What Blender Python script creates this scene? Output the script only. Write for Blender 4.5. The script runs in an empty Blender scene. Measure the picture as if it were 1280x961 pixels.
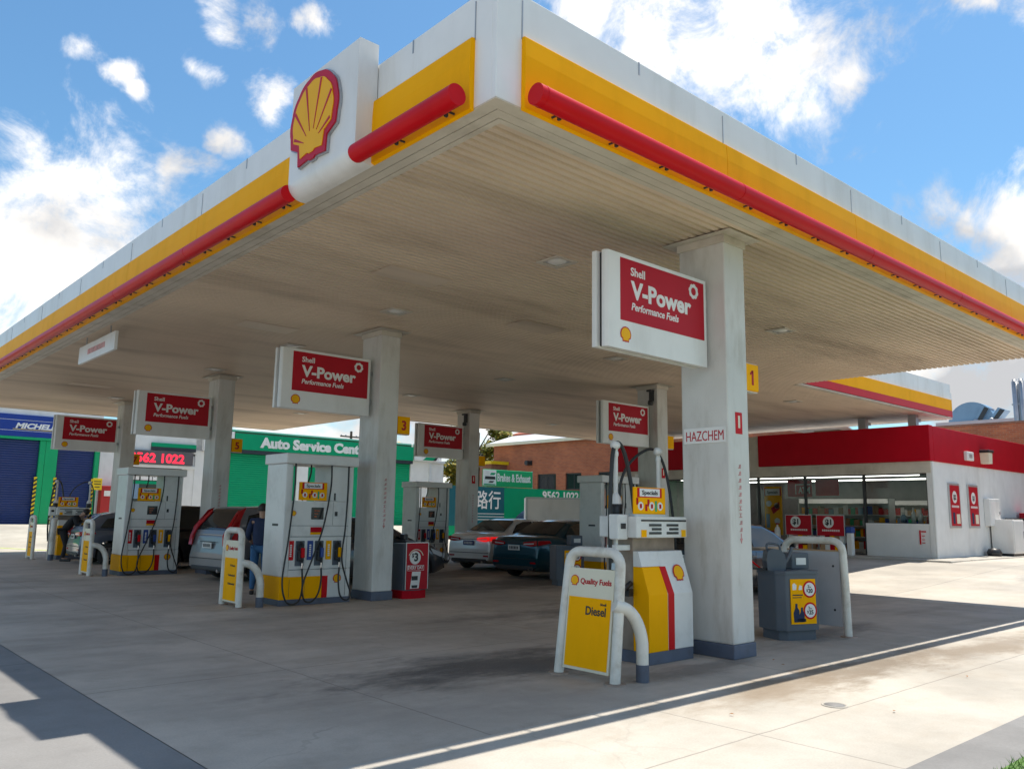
import bpy, math, random
from mathutils import Vector, Matrix
R = math.radians
random.seed(7)
scene = bpy.context.scene
COL = scene.collection

# ------------------------------------------------------------------ camera
cam_data = bpy.data.cameras.new("camera")
cam = bpy.data.objects.new("camera", cam_data)
COL.objects.link(cam)
cam_data.sensor_width = 36.0
cam_data.lens = 28.88
cam_data.clip_end = 3000
_r = Vector((0.7426484, -0.6695088, 0.0152113)); _u = Vector((-0.1156335, -0.1058265, 0.9876384)); _f = Vector((0.6596228, 0.7352270, 0.1560095))
cam.matrix_world = Matrix(((_r.x, _u.x, -_f.x, -4.1855), (_r.y, _u.y, -_f.y, -4.9285), (_r.z, _u.z, -_f.z, 1.6), (0, 0, 0, 1)))
scene.camera = cam

# ------------------------------------------------------------------ light
SUN_V = Vector((0.369, 0.022, 1.0)).normalized()
SUN_EL = math.asin(SUN_V.z)
SUN_AZ = math.atan2(SUN_V.y, SUN_V.x)
sun_data = bpy.data.lights.new("sun", 'SUN')
sun_data.energy = 3.9
sun_data.angle = R(0.5)
sun_data.color = (1.0, 0.935, 0.83)
sun = bpy.data.objects.new("sun", sun_data)
COL.objects.link(sun)
sun.rotation_euler = SUN_V.to_track_quat('Z', 'Y').to_euler()
sun.location = (0, 0, 60)

world = bpy.data.worlds.new("World")
scene.world = world
world.use_nodes = True
wn, wl = world.node_tree.nodes, world.node_tree.links
wn.clear()
SKY_STRENGTH = 0.13
def wmath(op, a, b=None, c=None, clamp=False):
    n = wn.new('ShaderNodeMath'); n.operation = op; n.use_clamp = clamp
    for i, v in enumerate((a, b, c)):
        if v is None: continue
        if isinstance(v, (int, float)): n.inputs[i].default_value = v
        else: wl.new(v, n.inputs[i])
    return n.outputs[0]
sky = wn.new('ShaderNodeTexSky'); sky.sky_type = 'NISHITA'; sky.sun_disc = False
sky.sun_elevation = SUN_EL
sky.sun_rotation = R(90) - SUN_AZ
sky.air_density = 1.1; sky.dust_density = 0.5; sky.ozone_density = 1.6
tc = wn.new('ShaderNodeTexCoord')
# cumulus: clumps of cloud at fixed bearings in the sky, broken up by noise
CLOUDS = [(0.179,0.952,0.25,0.133),(0.232,0.93,0.284,0.094),(0.278,0.932,0.231,0.106),(0.151,0.928,0.34,0.057),(0.316,0.925,0.209,0.063),(0.183,0.875,0.449,0.026),(0.219,0.875,0.432,0.026),(0.238,0.878,0.415,0.02),(0.308,0.796,0.521,0.039),(0.352,0.775,0.525,0.036),(0.392,0.76,0.519,0.03),(0.287,0.839,0.462,0.027),(0.367,0.815,0.447,0.04),(0.337,0.846,0.413,0.022),(0.318,0.87,0.377,0.033),(0.601,0.574,0.556,0.05),(0.657,0.53,0.536,0.075),(0.707,0.482,0.517,0.101),(0.756,0.443,0.482,0.101),(0.789,0.431,0.438,0.05),(0.808,0.362,0.465,0.045),(0.818,0.332,0.47,0.026),(0.72,0.429,0.545,0.08),(0.918,0.271,0.288,0.058),(0.907,0.297,0.3,0.036),(0.934,0.256,0.249,0.049),(0.832,0.247,0.497,0.038),(0.847,0.221,0.484,0.037),(0.921,0.361,0.147,0.06),(0.943,0.305,0.131,0.075),(0.951,0.272,0.149,0.05),(0.478,0.872,0.102,0.114),(0.59,0.801,0.097,0.106),(0.664,0.739,0.108,0.097),(0.114,0.986,0.119,0.096),
          (-0.7,0.4,0.5,0.3),(-0.5,-0.6,0.55,0.32),(0.2,-0.8,0.5,0.3),(0.7,-0.6,0.35,0.25),(-0.9,-0.2,0.3,0.25),(-0.2,0.4,0.88,0.2)]
mp = wn.new('ShaderNodeVectorMath'); mp.operation = 'NORMALIZE'
wl.new(tc.outputs['Generated'], mp.inputs[0])
dirv = mp.outputs[0]
# domain warp so that the clumps are not round
wz = wn.new('ShaderNodeTexNoise'); wz.inputs['Scale'].default_value = 6.0; wz.inputs['Detail'].default_value = 6.0
wl.new(dirv, wz.inputs['Vector'])
wsub = wn.new('ShaderNodeVectorMath'); wsub.operation = 'SUBTRACT'; wl.new(wz.outputs['Color'], wsub.inputs[0]); wsub.inputs[1].default_value = (0.5, 0.5, 0.5)
wscl = wn.new('ShaderNodeVectorMath'); wscl.operation = 'SCALE'; wl.new(wsub.outputs[0], wscl.inputs[0]); wscl.inputs['Scale'].default_value = 0.15
wadd = wn.new('ShaderNodeVectorMath'); wadd.operation = 'ADD'; wl.new(dirv, wadd.inputs[0]); wl.new(wscl.outputs[0], wadd.inputs[1])
warped = wadd.outputs[0]
acc = None
for (x, y, z, r) in CLOUDS:
    r *= 0.78 if r < 0.048 else (1.12 if z < 0.36 else 1.04)
    d = wn.new('ShaderNodeVectorMath'); d.operation = 'DISTANCE'
    l = math.sqrt(x*x+y*y+z*z)
    wl.new(warped, d.inputs[0]); d.inputs[1].default_value = (x/l, y/l, z/l)
    v = wmath('MULTIPLY_ADD', d.outputs['Value'], -1.0/(r*1.25), 1.0)
    acc = v if acc is None else wmath('SMOOTH_MAX', acc, v, 0.15)
cn = wn.new('ShaderNodeTexNoise'); cn.inputs['Scale'].default_value = 11.0; cn.inputs['Detail'].default_value = 14.0; cn.inputs['Roughness'].default_value = 0.66; cn.inputs['Distortion'].default_value = 0.35
wl.new(dirv, cn.inputs['Vector'])
dens = wmath('ADD', wmath('MAXIMUM', acc, -0.6), wmath('MULTIPLY_ADD', cn.outputs['Fac'], 3.0, -1.52))
mr = wn.new('ShaderNodeMapRange'); mr.interpolation_type = 'SMOOTHSTEP'
wl.new(dens, mr.inputs['Value']); mr.inputs['From Min'].default_value = 0.02; mr.inputs['From Max'].default_value = 0.95
# slight grey modelling inside the thick cloud
cn2 = wn.new('ShaderNodeTexNoise'); cn2.inputs['Scale'].default_value = 5.0; cn2.inputs['Detail'].default_value = 8.0
wl.new(warped, cn2.inputs['Vector'])
ramp = wn.new('ShaderNodeValToRGB')
ramp.color_ramp.elements[0].position = 0.36; ramp.color_ramp.elements[0].color = (0.47, 0.475, 0.49, 1)
ramp.color_ramp.elements[1].position = 0.54; ramp.color_ramp.elements[1].color = (1.0, 0.955, 0.895, 1)
wl.new(cn2.outputs['Fac'], ramp.inputs['Fac'])
skyt = wn.new('ShaderNodeMix'); skyt.data_type = 'RGBA'; skyt.blend_type = 'MULTIPLY'; skyt.inputs['Factor'].default_value = 1.0
wl.new(sky.outputs[0], skyt.inputs['A']); skyt.inputs['B'].default_value = (0.46, 0.66, 0.73, 1)
SKYTINT = skyt
cl = wn.new('ShaderNodeVectorMath'); cl.operation = 'SCALE'; cl.inputs['Scale'].default_value = 0.80/SKY_STRENGTH
wl.new(ramp.outputs['Color'], cl.inputs[0])
mix = wn.new('ShaderNodeMix'); mix.data_type = 'RGBA'
wl.new(mr.outputs['Result'], mix.inputs['Factor']); wl.new(skyt.outputs['Result'], mix.inputs['A']); wl.new(cl.outputs[0], mix.inputs['B'])
bg = wn.new('ShaderNodeBackground'); bg.inputs['Strength'].default_value = SKY_STRENGTH
wl.new(mix.outputs['Result'], bg.inputs['Color'])
wo = wn.new('ShaderNodeOutputWorld'); wl.new(bg.outputs[0], wo.inputs['Surface'])

scene.view_settings.view_transform = 'Standard'
scene.view_settings.look = 'None'
scene.view_settings.exposure = 0.77
scene.view_settings.gamma = 1.0
scene.view_settings.use_curve_mapping = False

# ------------------------------------------------------------------ mesh helpers
class MB:
    """collects shapes, then links them as ONE mesh object"""
    def __init__(s): s.v = []; s.f = []; s.m = []; s.sm = []
    def add(s, vs, fs, m=0, smooth=False):
        o = len(s.v); s.v += [tuple(p) for p in vs]
        for f in fs: s.f.append(tuple(i+o for i in f)); s.m.append(m); s.sm.append(smooth)
        return s
    def box(s, x0, x1, y0, y1, z0, z1, m=0):
        v = [(x0,y0,z0),(x1,y0,z0),(x1,y1,z0),(x0,y1,z0),(x0,y0,z1),(x1,y0,z1),(x1,y1,z1),(x0,y1,z1)]
        return s.add(v, [(3,2,1,0),(4,5,6,7),(0,1,5,4),(1,2,6,5),(2,3,7,6),(3,0,4,7)], m)
    def prism(s, poly, axis, a0, a1, m=0, smooth=False):
        def P(p, a):
            return {'x': (a, p[0], p[1]), 'y': (p[0], a, p[1]), 'z': (p[0], p[1], a)}[axis]
        n = len(poly)
        ar = sum(poly[i][0]*poly[(i+1)%n][1]-poly[(i+1)%n][0]*poly[i][1] for i in range(n))
        poly = list(poly)
        flip = (ar < 0) != (axis == 'y')
        if flip: poly.reverse()
        v = [P(p, a0) for p in poly]+[P(p, a1) for p in poly]
        s.add(v, [tuple(range(n-1, -1, -1)), tuple(range(n, 2*n))], m)
        s.add(v, [(i, (i+1)%n, n+(i+1)%n, n+i) for i in range(n)], m, smooth)
        return s
    def quad(s, a, b, c, d, m=0): return s.add([a,b,c,d], [(0,1,2,3)], m)
    def slab(s, pts, nrm, t, m=0):
        """thin plate: polygon pts given a thickness t along nrm"""
        n = Vector(nrm).normalized()*t
        a = [Vector(p) for p in pts]; b = [p+n for p in a]; k = len(a)
        fs = [tuple(range(k-1,-1,-1)), tuple(range(k,2*k))]+[(i,(i+1)%k,k+(i+1)%k,k+i) for i in range(k)]
        nn = (a[1]-a[0]).cross(a[2]-a[1])
        tot = Vector((0,0,0))
        for i in range(k): tot += a[i].cross(a[(i+1)%k])
        if tot.dot(n) < 0: fs = [tuple(reversed(f)) for f in fs]
        return s.add(a+b, fs, m)
    def tube(s, path, r, seg=12, m=0, caps=True):
        p = [Vector(q) for q in path]; n = len(p)
        rs = r if isinstance(r, (list, tuple)) else [r]*n
        t0 = (p[1]-p[0]).normalized()
        nx = t0.orthogonal().normalized(); vs = []; fs = []
        for i in range(n):
            t = ((p[min(i+1,n-1)]-p[i]).normalized()+(p[i]-p[max(i-1,0)]).normalized())
            t = t.normalized() if t.length > 1e-6 else t0
            nx = (nx - t*nx.dot(t)).normalized(); ny = t.cross(nx)
            for k in range(seg):
                a = 2*math.pi*k/seg
                vs.append(p[i]+nx*(rs[i]*math.cos(a))+ny*(rs[i]*math.sin(a)))
        for i in range(n-1):
            for k in range(seg):
                fs.append((i*seg+k, i*seg+(k+1)%seg, (i+1)*seg+(k+1)%seg, (i+1)*seg+k))
        s.add(vs, fs, m, True)
        if caps: s.add(vs[:seg], [tuple(range(seg-1,-1,-1))], m); s.add(vs[-seg:], [tuple(range(seg))], m)
        return s
    def cyl(s, a, b, r, seg=16, m=0): return s.tube([a, b], r, seg, m)
    def lathe(s, prof, c=(0,0,0), axis='z', seg=20, m=0, smooth=True):
        vs = []; n = len(prof)
        for k in range(seg):
            a = 2*math.pi*k/seg
            for (r, h) in prof:
                q = (r*math.cos(a), r*math.sin(a), h)
                if axis == 'y': q = (q[0], q[2], q[1])
                if axis == 'x': q = (q[2], q[0], q[1])
                vs.append((q[0]+c[0], q[1]+c[1], q[2]+c[2]))
        fs = []
        for k in range(seg):
            for i in range(n-1):
                f = (k*n+i, ((k+1)%seg)*n+i, ((k+1)%seg)*n+i+1, k*n+i+1)
                fs.append(tuple(reversed(f)) if axis == 'y' else f)
        return s.add(vs, fs, m, smooth)
    def build(s, name, mats, parent=None, bevel=0, seg=2, loc=None):
        me = bpy.data.meshes.new(name)
        me.from_pydata(s.v, [], s.f)
        if not isinstance(mats, (list, tuple)): mats = [mats]
        for m in mats: me.materials.append(m)
        me.polygons.foreach_set('material_index', s.m)
        me.polygons.foreach_set('use_smooth', s.sm)
        me.update()
        o = bpy.data.objects.new(name, me); COL.objects.link(o)
        if parent: o.parent = parent
        if loc: o.location = loc
        if bevel:
            b = o.modifiers.new("bevel", 'BEVEL'); b.width = bevel; b.segments = seg; b.limit_method = 'ANGLE'; b.angle_limit = R(35)
        return o

def tag(o, label=None, cat=None, group=None, kind=None):
    if label: o['label'] = label
    if cat: o['category'] = cat
    if group: o['group'] = group
    if kind: o['kind'] = kind
    return o
def thing(name, label, cat, loc=(0,0,0), rz=0, group=None):
    o = bpy.data.objects.new(name, None); COL.objects.link(o)
    o.empty_display_size = 0.2
    o.location = loc; o.rotation_euler = (0, 0, rz)
    return tag(o, label, cat, group)
def copy_tree(o, loc=None, label=None, parent=None, rz=None):
    c = o.copy(); COL.objects.link(c)
    if parent: c.parent = parent
    if loc is not None: c.location = loc
    if rz is not None: c.rotation_euler = (0, 0, rz)
    if label: c['label'] = label
    for ch in [k for k in bpy.data.objects if k.parent == o]: copy_tree(ch, parent=c)
    return c

_tcache = {}
def text(s, parent, mat_, origin, right, up, h, width=None, align='L', bold=0.0, shear=0.0, depth=0.003, name='lettering', space=1.0):
    """lettering as a thin solid: h = capital height, origin = left (or centre) of the baseline"""
    key = (s, bold, shear, space)
    if key not in _tcache:
        cu = bpy.data.curves.new('t', 'FONT'); cu.body = s; cu.offset = bold; cu.shear = shear; cu.space_character = space
        cu.resolution_u = 3
        to = bpy.data.objects.new('t', cu); COL.objects.link(to)
        dg = bpy.context.evaluated_depsgraph_get()
        me = bpy.data.meshes.new_from_object(to.evaluated_get(dg))
        vs = [v.co.copy() for v in me.vertices]; fs = [tuple(p.vertices) for p in me.polygons]
        bpy.data.objects.remove(to); bpy.data.curves.remove(cu); bpy.data.meshes.remove(me)
        _tcache[key] = (vs, fs)
    vs, fs = _tcache[key]
    x0 = min(v.x for v in vs); x1 = max(v.x for v in vs)
    sy = h/0.72; sx = width/(x1-x0) if width else sy
    rt = Vector(right).normalized(); upv = Vector(up).normalized(); n = rt.cross(upv)
    o = Vector(origin)
    off = {'L': -x0, 'C': -(x0+x1)/2, 'R': -x1}[align]
    P = [o + rt*((v.x+off)*sx) + upv*(v.y*sy) + n*depth for v in vs]
    mb = MB(); mb.add(P, fs)
    # a thin side wall so that the letters are solid
    from collections import Counter
    ec = Counter()
    for f in fs:
        for i in range(len(f)): ec[(f[i], f[(i+1)%len(f)])] += 1
    k = len(P); base = [p - n*depth for p in P]; side = []
    for (a, b) in ec:
        if (b, a) not in ec: side.append((a, k+a, k+b, b))
    mb.add(P+base, side)
    return mb.build(name, mat_, parent)

# ------------------------------------------------------------------ materials
def mat(name, col, rough=0.5, metal=0.0, var=0.08, scale=2.5, bump=0.0, bscale=40.0, spec=0.5, coat=0.0, streak=0.0, dirt=None, dirt_amt=0.0, dirt_scale=1.2, dirt_stretch=(1,1,1), emit=0.0):
    m = bpy.data.materials.new(name); m.use_nodes = True
    n, l = m.node_tree.nodes, m.node_tree.links
    b = n['Principled BSDF']
    b.inputs['Roughness'].default_value = rough; b.inputs['Metallic'].default_value = metal
    b.inputs['Specular IOR Level'].default_value = spec
    if coat: b.inputs['Coat Weight'].default_value = coat; b.inputs['Coat Roughness'].default_value = 0.05
    g = n.new('ShaderNodeNewGeometry')
    nz = n.new('ShaderNodeTexNoise'); nz.inputs['Scale'].default_value = scale; nz.inputs['Detail'].default_value = 6
    l.new(g.outputs['Position'], nz.inputs['Vector'])
    r = n.new('ShaderNodeMapRange'); l.new(nz.outputs['Fac'], r.inputs['Value'])
    r.inputs['From Min'].default_value = 0.3; r.inputs['From Max'].default_value = 0.7
    r.inputs['To Min'].default_value = 1-var; r.inputs['To Max'].default_value = 1+var
    mx = n.new('ShaderNodeVectorMath'); mx.operation = 'SCALE'; mx.inputs[0].default_value = col[:3]
    l.new(r.outputs['Result'], mx.inputs['Scale'])
    out = mx.outputs[0]
    if dirt is not None:
        mpn = n.new('ShaderNodeMapping'); mpn.inputs['Scale'].default_value = dirt_stretch; l.new(g.outputs['Position'], mpn.inputs['Vector'])
        d = n.new('ShaderNodeTexNoise'); d.inputs['Scale'].default_value = dirt_scale; d.inputs['Detail'].default_value = 8; d.inputs['Roughness'].default_value = 0.65
        l.new(mpn.outputs[0], d.inputs['Vector'])
        dr = n.new('ShaderNodeMapRange'); dr.interpolation_type = 'SMOOTHSTEP'; l.new(d.outputs['Fac'], dr.inputs['Value'])
        dr.inputs['From Min'].default_value = 0.45; dr.inputs['From Max'].default_value = 0.75; dr.inputs['To Max'].default_value = dirt_amt
        dm = n.new('ShaderNodeMix'); dm.data_type = 'RGBA'
        l.new(dr.outputs['Result'], dm.inputs['Factor']); l.new(out, dm.inputs['A']); dm.inputs['B'].default_value = (*dirt, 1)
        out = dm.outputs['Result']
        rr = n.new('ShaderNodeMapRange'); l.new(d.outputs['Fac'], rr.inputs['Value'])
        rr.inputs['To Min'].default_value = max(0, rough-0.08); rr.inputs['To Max'].default_value = min(1, rough+0.12)
        l.new(rr.outputs['Result'], b.inputs['Roughness'])
    l.new(out, b.inputs['Base Color'])
    if emit: l.new(out, b.inputs['Emission Color']); b.inputs['Emission Strength'].default_value = emit
    if bump:
        bn = n.new('ShaderNodeTexNoise'); bn.inputs['Scale'].default_value = bscale; bn.inputs['Detail'].default_value = 6
        l.new(g.outputs['Position'], bn.inputs['Vector'])
        bp = n.new('ShaderNodeBump'); bp.inputs['Strength'].default_value = bump; bp.inputs['Distance'].default_value = 0.02
        l.new(bn.outputs['Fac'], bp.inputs['Height']); l.new(bp.outputs[0], b.inputs['Normal'])
    return m
GRIME = (0.16, 0.13, 0.10)
M = {}
M['white'] = mat('white_paint', (0.78,0.77,0.75), 0.4, var=0.05, dirt=GRIME, dirt_amt=0.22, dirt_stretch=(1,1,0.25))
M['fascia_white'] = mat('fascia_white', (0.84,0.83,0.81), 0.4, var=0.03, dirt=(0.45,0.42,0.36), dirt_amt=0.35, dirt_scale=0.9, dirt_stretch=(1.5,1.5,0.3))
M['yellow'] = mat('yellow_enamel', (1.0,0.45,0.0), 0.45, var=0.03, spec=0.06, dirt=(0.72,0.31,0.0), dirt_amt=0.35, dirt_scale=1.6, dirt_stretch=(1,1,0.4))
M['red'] = mat('red_enamel', (0.58,0.004,0.010), 0.36, var=0.06, spec=0.15)
M['sign_red'] = mat('sign_red', (0.46,0.008,0.02), 0.45, var=0.05, spec=0.2)
M['dark_red'] = mat('red_panel', (0.46,0.003,0.014), 0.5, var=0.05, spec=0.12)
M['cream'] = mat('cream_panel', (0.74,0.68,0.52), 0.45, var=0.04)
M['trim'] = mat('beige_trim', (0.60,0.54,0.45), 0.5, var=0.08, dirt=(0.24,0.19,0.13), dirt_amt=0.5, dirt_scale=1.5)
M['soffit'] = mat('soffit_sheet', (0.70,0.56,0.425), 0.5, var=0.08, scale=0.5, dirt=(0.30,0.215,0.15), dirt_amt=0.6, dirt_scale=0.7, dirt_stretch=(0.22,1.3,1))
M['soffit_dark'] = mat('soffit_cavity', (0.05,0.045,0.04), 0.8)
M['column'] = mat('column_paint', (0.66,0.64,0.60), 0.55, var=0.06, scale=1.5, bump=0.1, bscale=60, dirt=(0.34,0.29,0.22), dirt_amt=0.45, dirt_scale=2.6, dirt_stretch=(1.6,1.6,0.4))
M['slate'] = mat('slate_blue_paint', (0.10,0.12,0.17), 0.5, var=0.12, dirt=(0.07,0.06,0.05), dirt_amt=0.5, dirt_scale=4)
M['bin'] = mat('slate_plastic', (0.085,0.10,0.125), 0.42, var=0.06, dirt=(0.16,0.15,0.14), dirt_amt=0.2, dirt_scale=3)
M['grey_box'] = mat('grey_panel', (0.42,0.42,0.44), 0.4, var=0.04, dirt=GRIME, dirt_amt=0.2)
M['white_tube'] = mat('tube_white', (0.72,0.69,0.62), 0.38, var=0.05, dirt=(0.30,0.22,0.13), dirt_amt=0.5, dirt_scale=4)
M['pump_white'] = mat('pump_white', (0.74,0.73,0.70), 0.32, var=0.04, dirt=GRIME, dirt_amt=0.25, dirt_scale=2.5)
M['brown_metal'] = mat('weathered_metal', (0.30,0.23,0.18), 0.5, metal=0.4, var=0.2, scale=6)
M['rubber'] = mat('black_rubber', (0.018,0.018,0.018), 0.45, var=0.15)
M['tyre'] = mat('tyre_rubber', (0.022,0.021,0.02), 0.75, var=0.2)
M['black'] = mat('black_plastic', (0.02,0.02,0.022), 0.4, var=0.1)
M['screen'] = mat('dark_screen', (0.03,0.028,0.03), 0.12, var=0.1)
M['steel'] = mat('galvanised_steel', (0.45,0.45,0.46), 0.4, metal=0.85, var=0.12)
M['chrome'] = mat('chrome', (0.75,0.75,0.76), 0.12, metal=1.0, var=0.02)
M['ink'] = mat('black_ink', (0.02,0.02,0.022), 0.5)
M['blue_flag'] = mat('blue_panel', (0.02,0.06,0.28), 0.35)
M['emblem_yellow'] = mat('emblem_yellow', (0.90,0.45,0.0), 0.4, var=0.03, spec=0.2)
M['emblem_red'] = mat('emblem_red', (0.52,0.008,0.03), 0.4, var=0.03, spec=0.25)
M['sign_white'] = mat('sign_white', (0.80,0.78,0.75), 0.35, var=0.03, dirt=(0.35,0.30,0.24), dirt_amt=0.25, dirt_stretch=(1,1,0.3))
M['green'] = mat('green_paint', (0.0,0.36,0.13), 0.4, var=0.05)
M['jade'] = mat('jade_sign', (0.0,0.30,0.135), 0.45, var=0.04, spec=0.2)
M['teal'] = mat('teal_sign', (0.0,0.10,0.13), 0.4, var=0.05)
M['navy'] = mat('navy_paint', (0.007,0.026,0.13), 0.4, var=0.08)
M['blue_band'] = mat('blue_fascia', (0.006,0.035,0.27), 0.4, var=0.06)
M['render_white'] = mat('white_render', (0.72,0.71,0.69), 0.7, var=0.04, dirt=(0.4,0.37,0.33), dirt_amt=0.3, dirt_stretch=(1,1,0.3))
M['dark_line'] = mat('dark_gutter', (0.02,0.025,0.035), 0.5)
M['hazard_y'] = mat('hazard_yellow', (0.75,0.52,0.01), 0.4)
M['roof'] = mat('metal_roof', (0.62,0.63,0.64), 0.4, var=0.05)
M['terracotta'] = mat('terracotta_roof', (0.45,0.12,0.06), 0.6, var=0.12)
M['frame_dark'] = mat('dark_frame', (0.03,0.03,0.032), 0.4)
M['alu'] = mat('aluminium', (0.55,0.55,0.55), 0.35, metal=0.6, var=0.05)
M['leaf_dry'] = mat('dry_leaf', (0.35,0.14,0.03), 0.7, var=0.3)
M['skin'] = mat('skin', (0.42,0.24,0.16), 0.5)
M['denim'] = mat('denim', (0.035,0.12,0.26), 0.8, var=0.15, scale=12)
M['navy_jacket'] = mat('navy_jacket', (0.015,0.028,0.075), 0.8, var=0.15, scale=9)
M['black_cloth'] = mat('black_cloth', (0.012,0.012,0.014), 0.8, var=0.2, scale=9)
M['hair'] = mat('dark_hair', (0.02,0.014,0.01), 0.55, var=0.2)
M['kraft'] = mat('cardboard', (0.42,0.26,0.14), 0.8)
M['mesh_blue'] = mat('blue_grey_metal', (0.19,0.30,0.42), 0.4, metal=0.2, var=0.06)
M['tube_lamp'] = mat('shop_tube_lamp', (1.0,0.96,0.88), 0.5, var=0.0, emit=3.0)
M['screen_grey'] = mat('display_grey', (0.11,0.095,0.10), 0.4)
M['added_lining'] = mat('added_dark_lining', (0.10,0.095,0.09), 0.7, var=0.2)  # dark tone of the sheets added to dim the shop interior
M['grey_ceiling'] = mat('grey_ceiling', (0.22,0.21,0.20), 0.7)
M['led'] = mat('red_led', (1.0,0.02,0.05), 0.5, var=0.02, emit=0.9)
M['lamp_glass'] = mat('lamp_glass', (0.80,0.78,0.72), 0.15, var=0.03)
M['brickred_box'] = mat('vending_red', (0.42,0.02,0.02), 0.4)

def glass(name, tint, ior_w=0.25, rough=0.02):
    m = bpy.data.materials.new(name); m.use_nodes = True
    n, l = m.node_tree.nodes, m.node_tree.links
    n.remove(n['Principled BSDF'])
    t = n.new('ShaderNodeBsdfTransparent'); t.inputs['Color'].default_value = (*tint, 1)
    g = n.new('ShaderNodeBsdfGlossy'); g.inputs['Roughness'].default_value = rough; g.inputs['Color'].default_value = (1,1,1,1)
    lw = n.new('ShaderNodeFresnel'); lw.inputs['IOR'].default_value = 1.5
    ad = n.new('ShaderNodeMath'); ad.operation = 'MULTIPLY_ADD'; l.new(lw.outputs[0], ad.inputs[0]); ad.inputs[1].default_value = 1.0+ior_w; ad.inputs[2].default_value = ior_w*0.15
    ad.use_clamp = True
    mx = n.new('ShaderNodeMixShader'); l.new(ad.outputs[0], mx.inputs[0]); l.new(t.outputs[0], mx.inputs[1]); l.new(g.outputs[0], mx.inputs[2])
    l.new(mx.outputs[0], n['Material Output'].inputs['Surface'])
    return m
M['shop_glass'] = glass('shop_glass', (0.86,0.89,0.89), -0.15)
M['car_glass'] = mat('car_glass', (0.012,0.016,0.018), 0.04, var=0.05, spec=0.7)
M['house_glass'] = mat('window_glass', (0.02,0.022,0.025), 0.06, spec=0.6)

def brick_mat(name, c1, c2, mortar, axis):
    m = bpy.data.materials.new(name); m.use_nodes = True
    n, l = m.node_tree.nodes, m.node_tree.links; b = n['Principled BSDF']; b.inputs['Roughness'].default_value = 0.85
    g = n.new('ShaderNodeNewGeometry'); sp = n.new('ShaderNodeSeparateXYZ'); cb = n.new('ShaderNodeCombineXYZ')
    l.new(g.outputs['Position'], sp.inputs[0])
    ad = n.new('ShaderNodeMath'); ad.operation = 'ADD'; l.new(sp.outputs['X'], ad.inputs[0]); l.new(sp.outputs['Y'], ad.inputs[1])
    l.new(ad.outputs[0], cb.inputs['X']); l.new(sp.outputs['Z'], cb.inputs['Y'])
    br = n.new('ShaderNodeTexBrick'); l.new(cb.outputs[0], br.inputs['Vector'])
    br.inputs['Scale'].default_value = 1.0; br.inputs['Brick Width'].default_value = 0.24; br.inputs['Row Height'].default_value = 0.086
    br.inputs['Mortar Size'].default_value = 0.008
    br.inputs['Color1'].default_value = (*c1,1); br.inputs['Color2'].default_value = (*c2,1); br.inputs['Mortar'].default_value = (*mortar,1)
    nz = n.new('ShaderNodeTexNoise'); nz.inputs['Scale'].default_value = 0.8; nz.inputs['Detail'].default_value = 6; l.new(g.outputs['Position'], nz.inputs['Vector'])
    mr_ = n.new('ShaderNodeMapRange'); l.new(nz.outputs['Fac'], mr_.inputs['Value']); mr_.inputs['To Min'].default_value = 0.65; mr_.inputs['To Max'].default_value = 1.35
    sc = n.new('ShaderNodeVectorMath'); sc.operation = 'SCALE'; l.new(br.outputs['Color'], sc.inputs[0]); l.new(mr_.outputs[0], sc.inputs['Scale'])
    l.new(sc.outputs[0], b.inputs['Base Color'])
    return m
M['brick'] = brick_mat('red_brick', (0.44,0.125,0.05), (0.33,0.085,0.04), (0.32,0.19,0.12), 'y')
M['brick_dark'] = brick_mat('brown_brick', (0.26,0.10,0.06), (0.2,0.08,0.05), (0.25,0.18,0.13), 'y')

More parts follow.
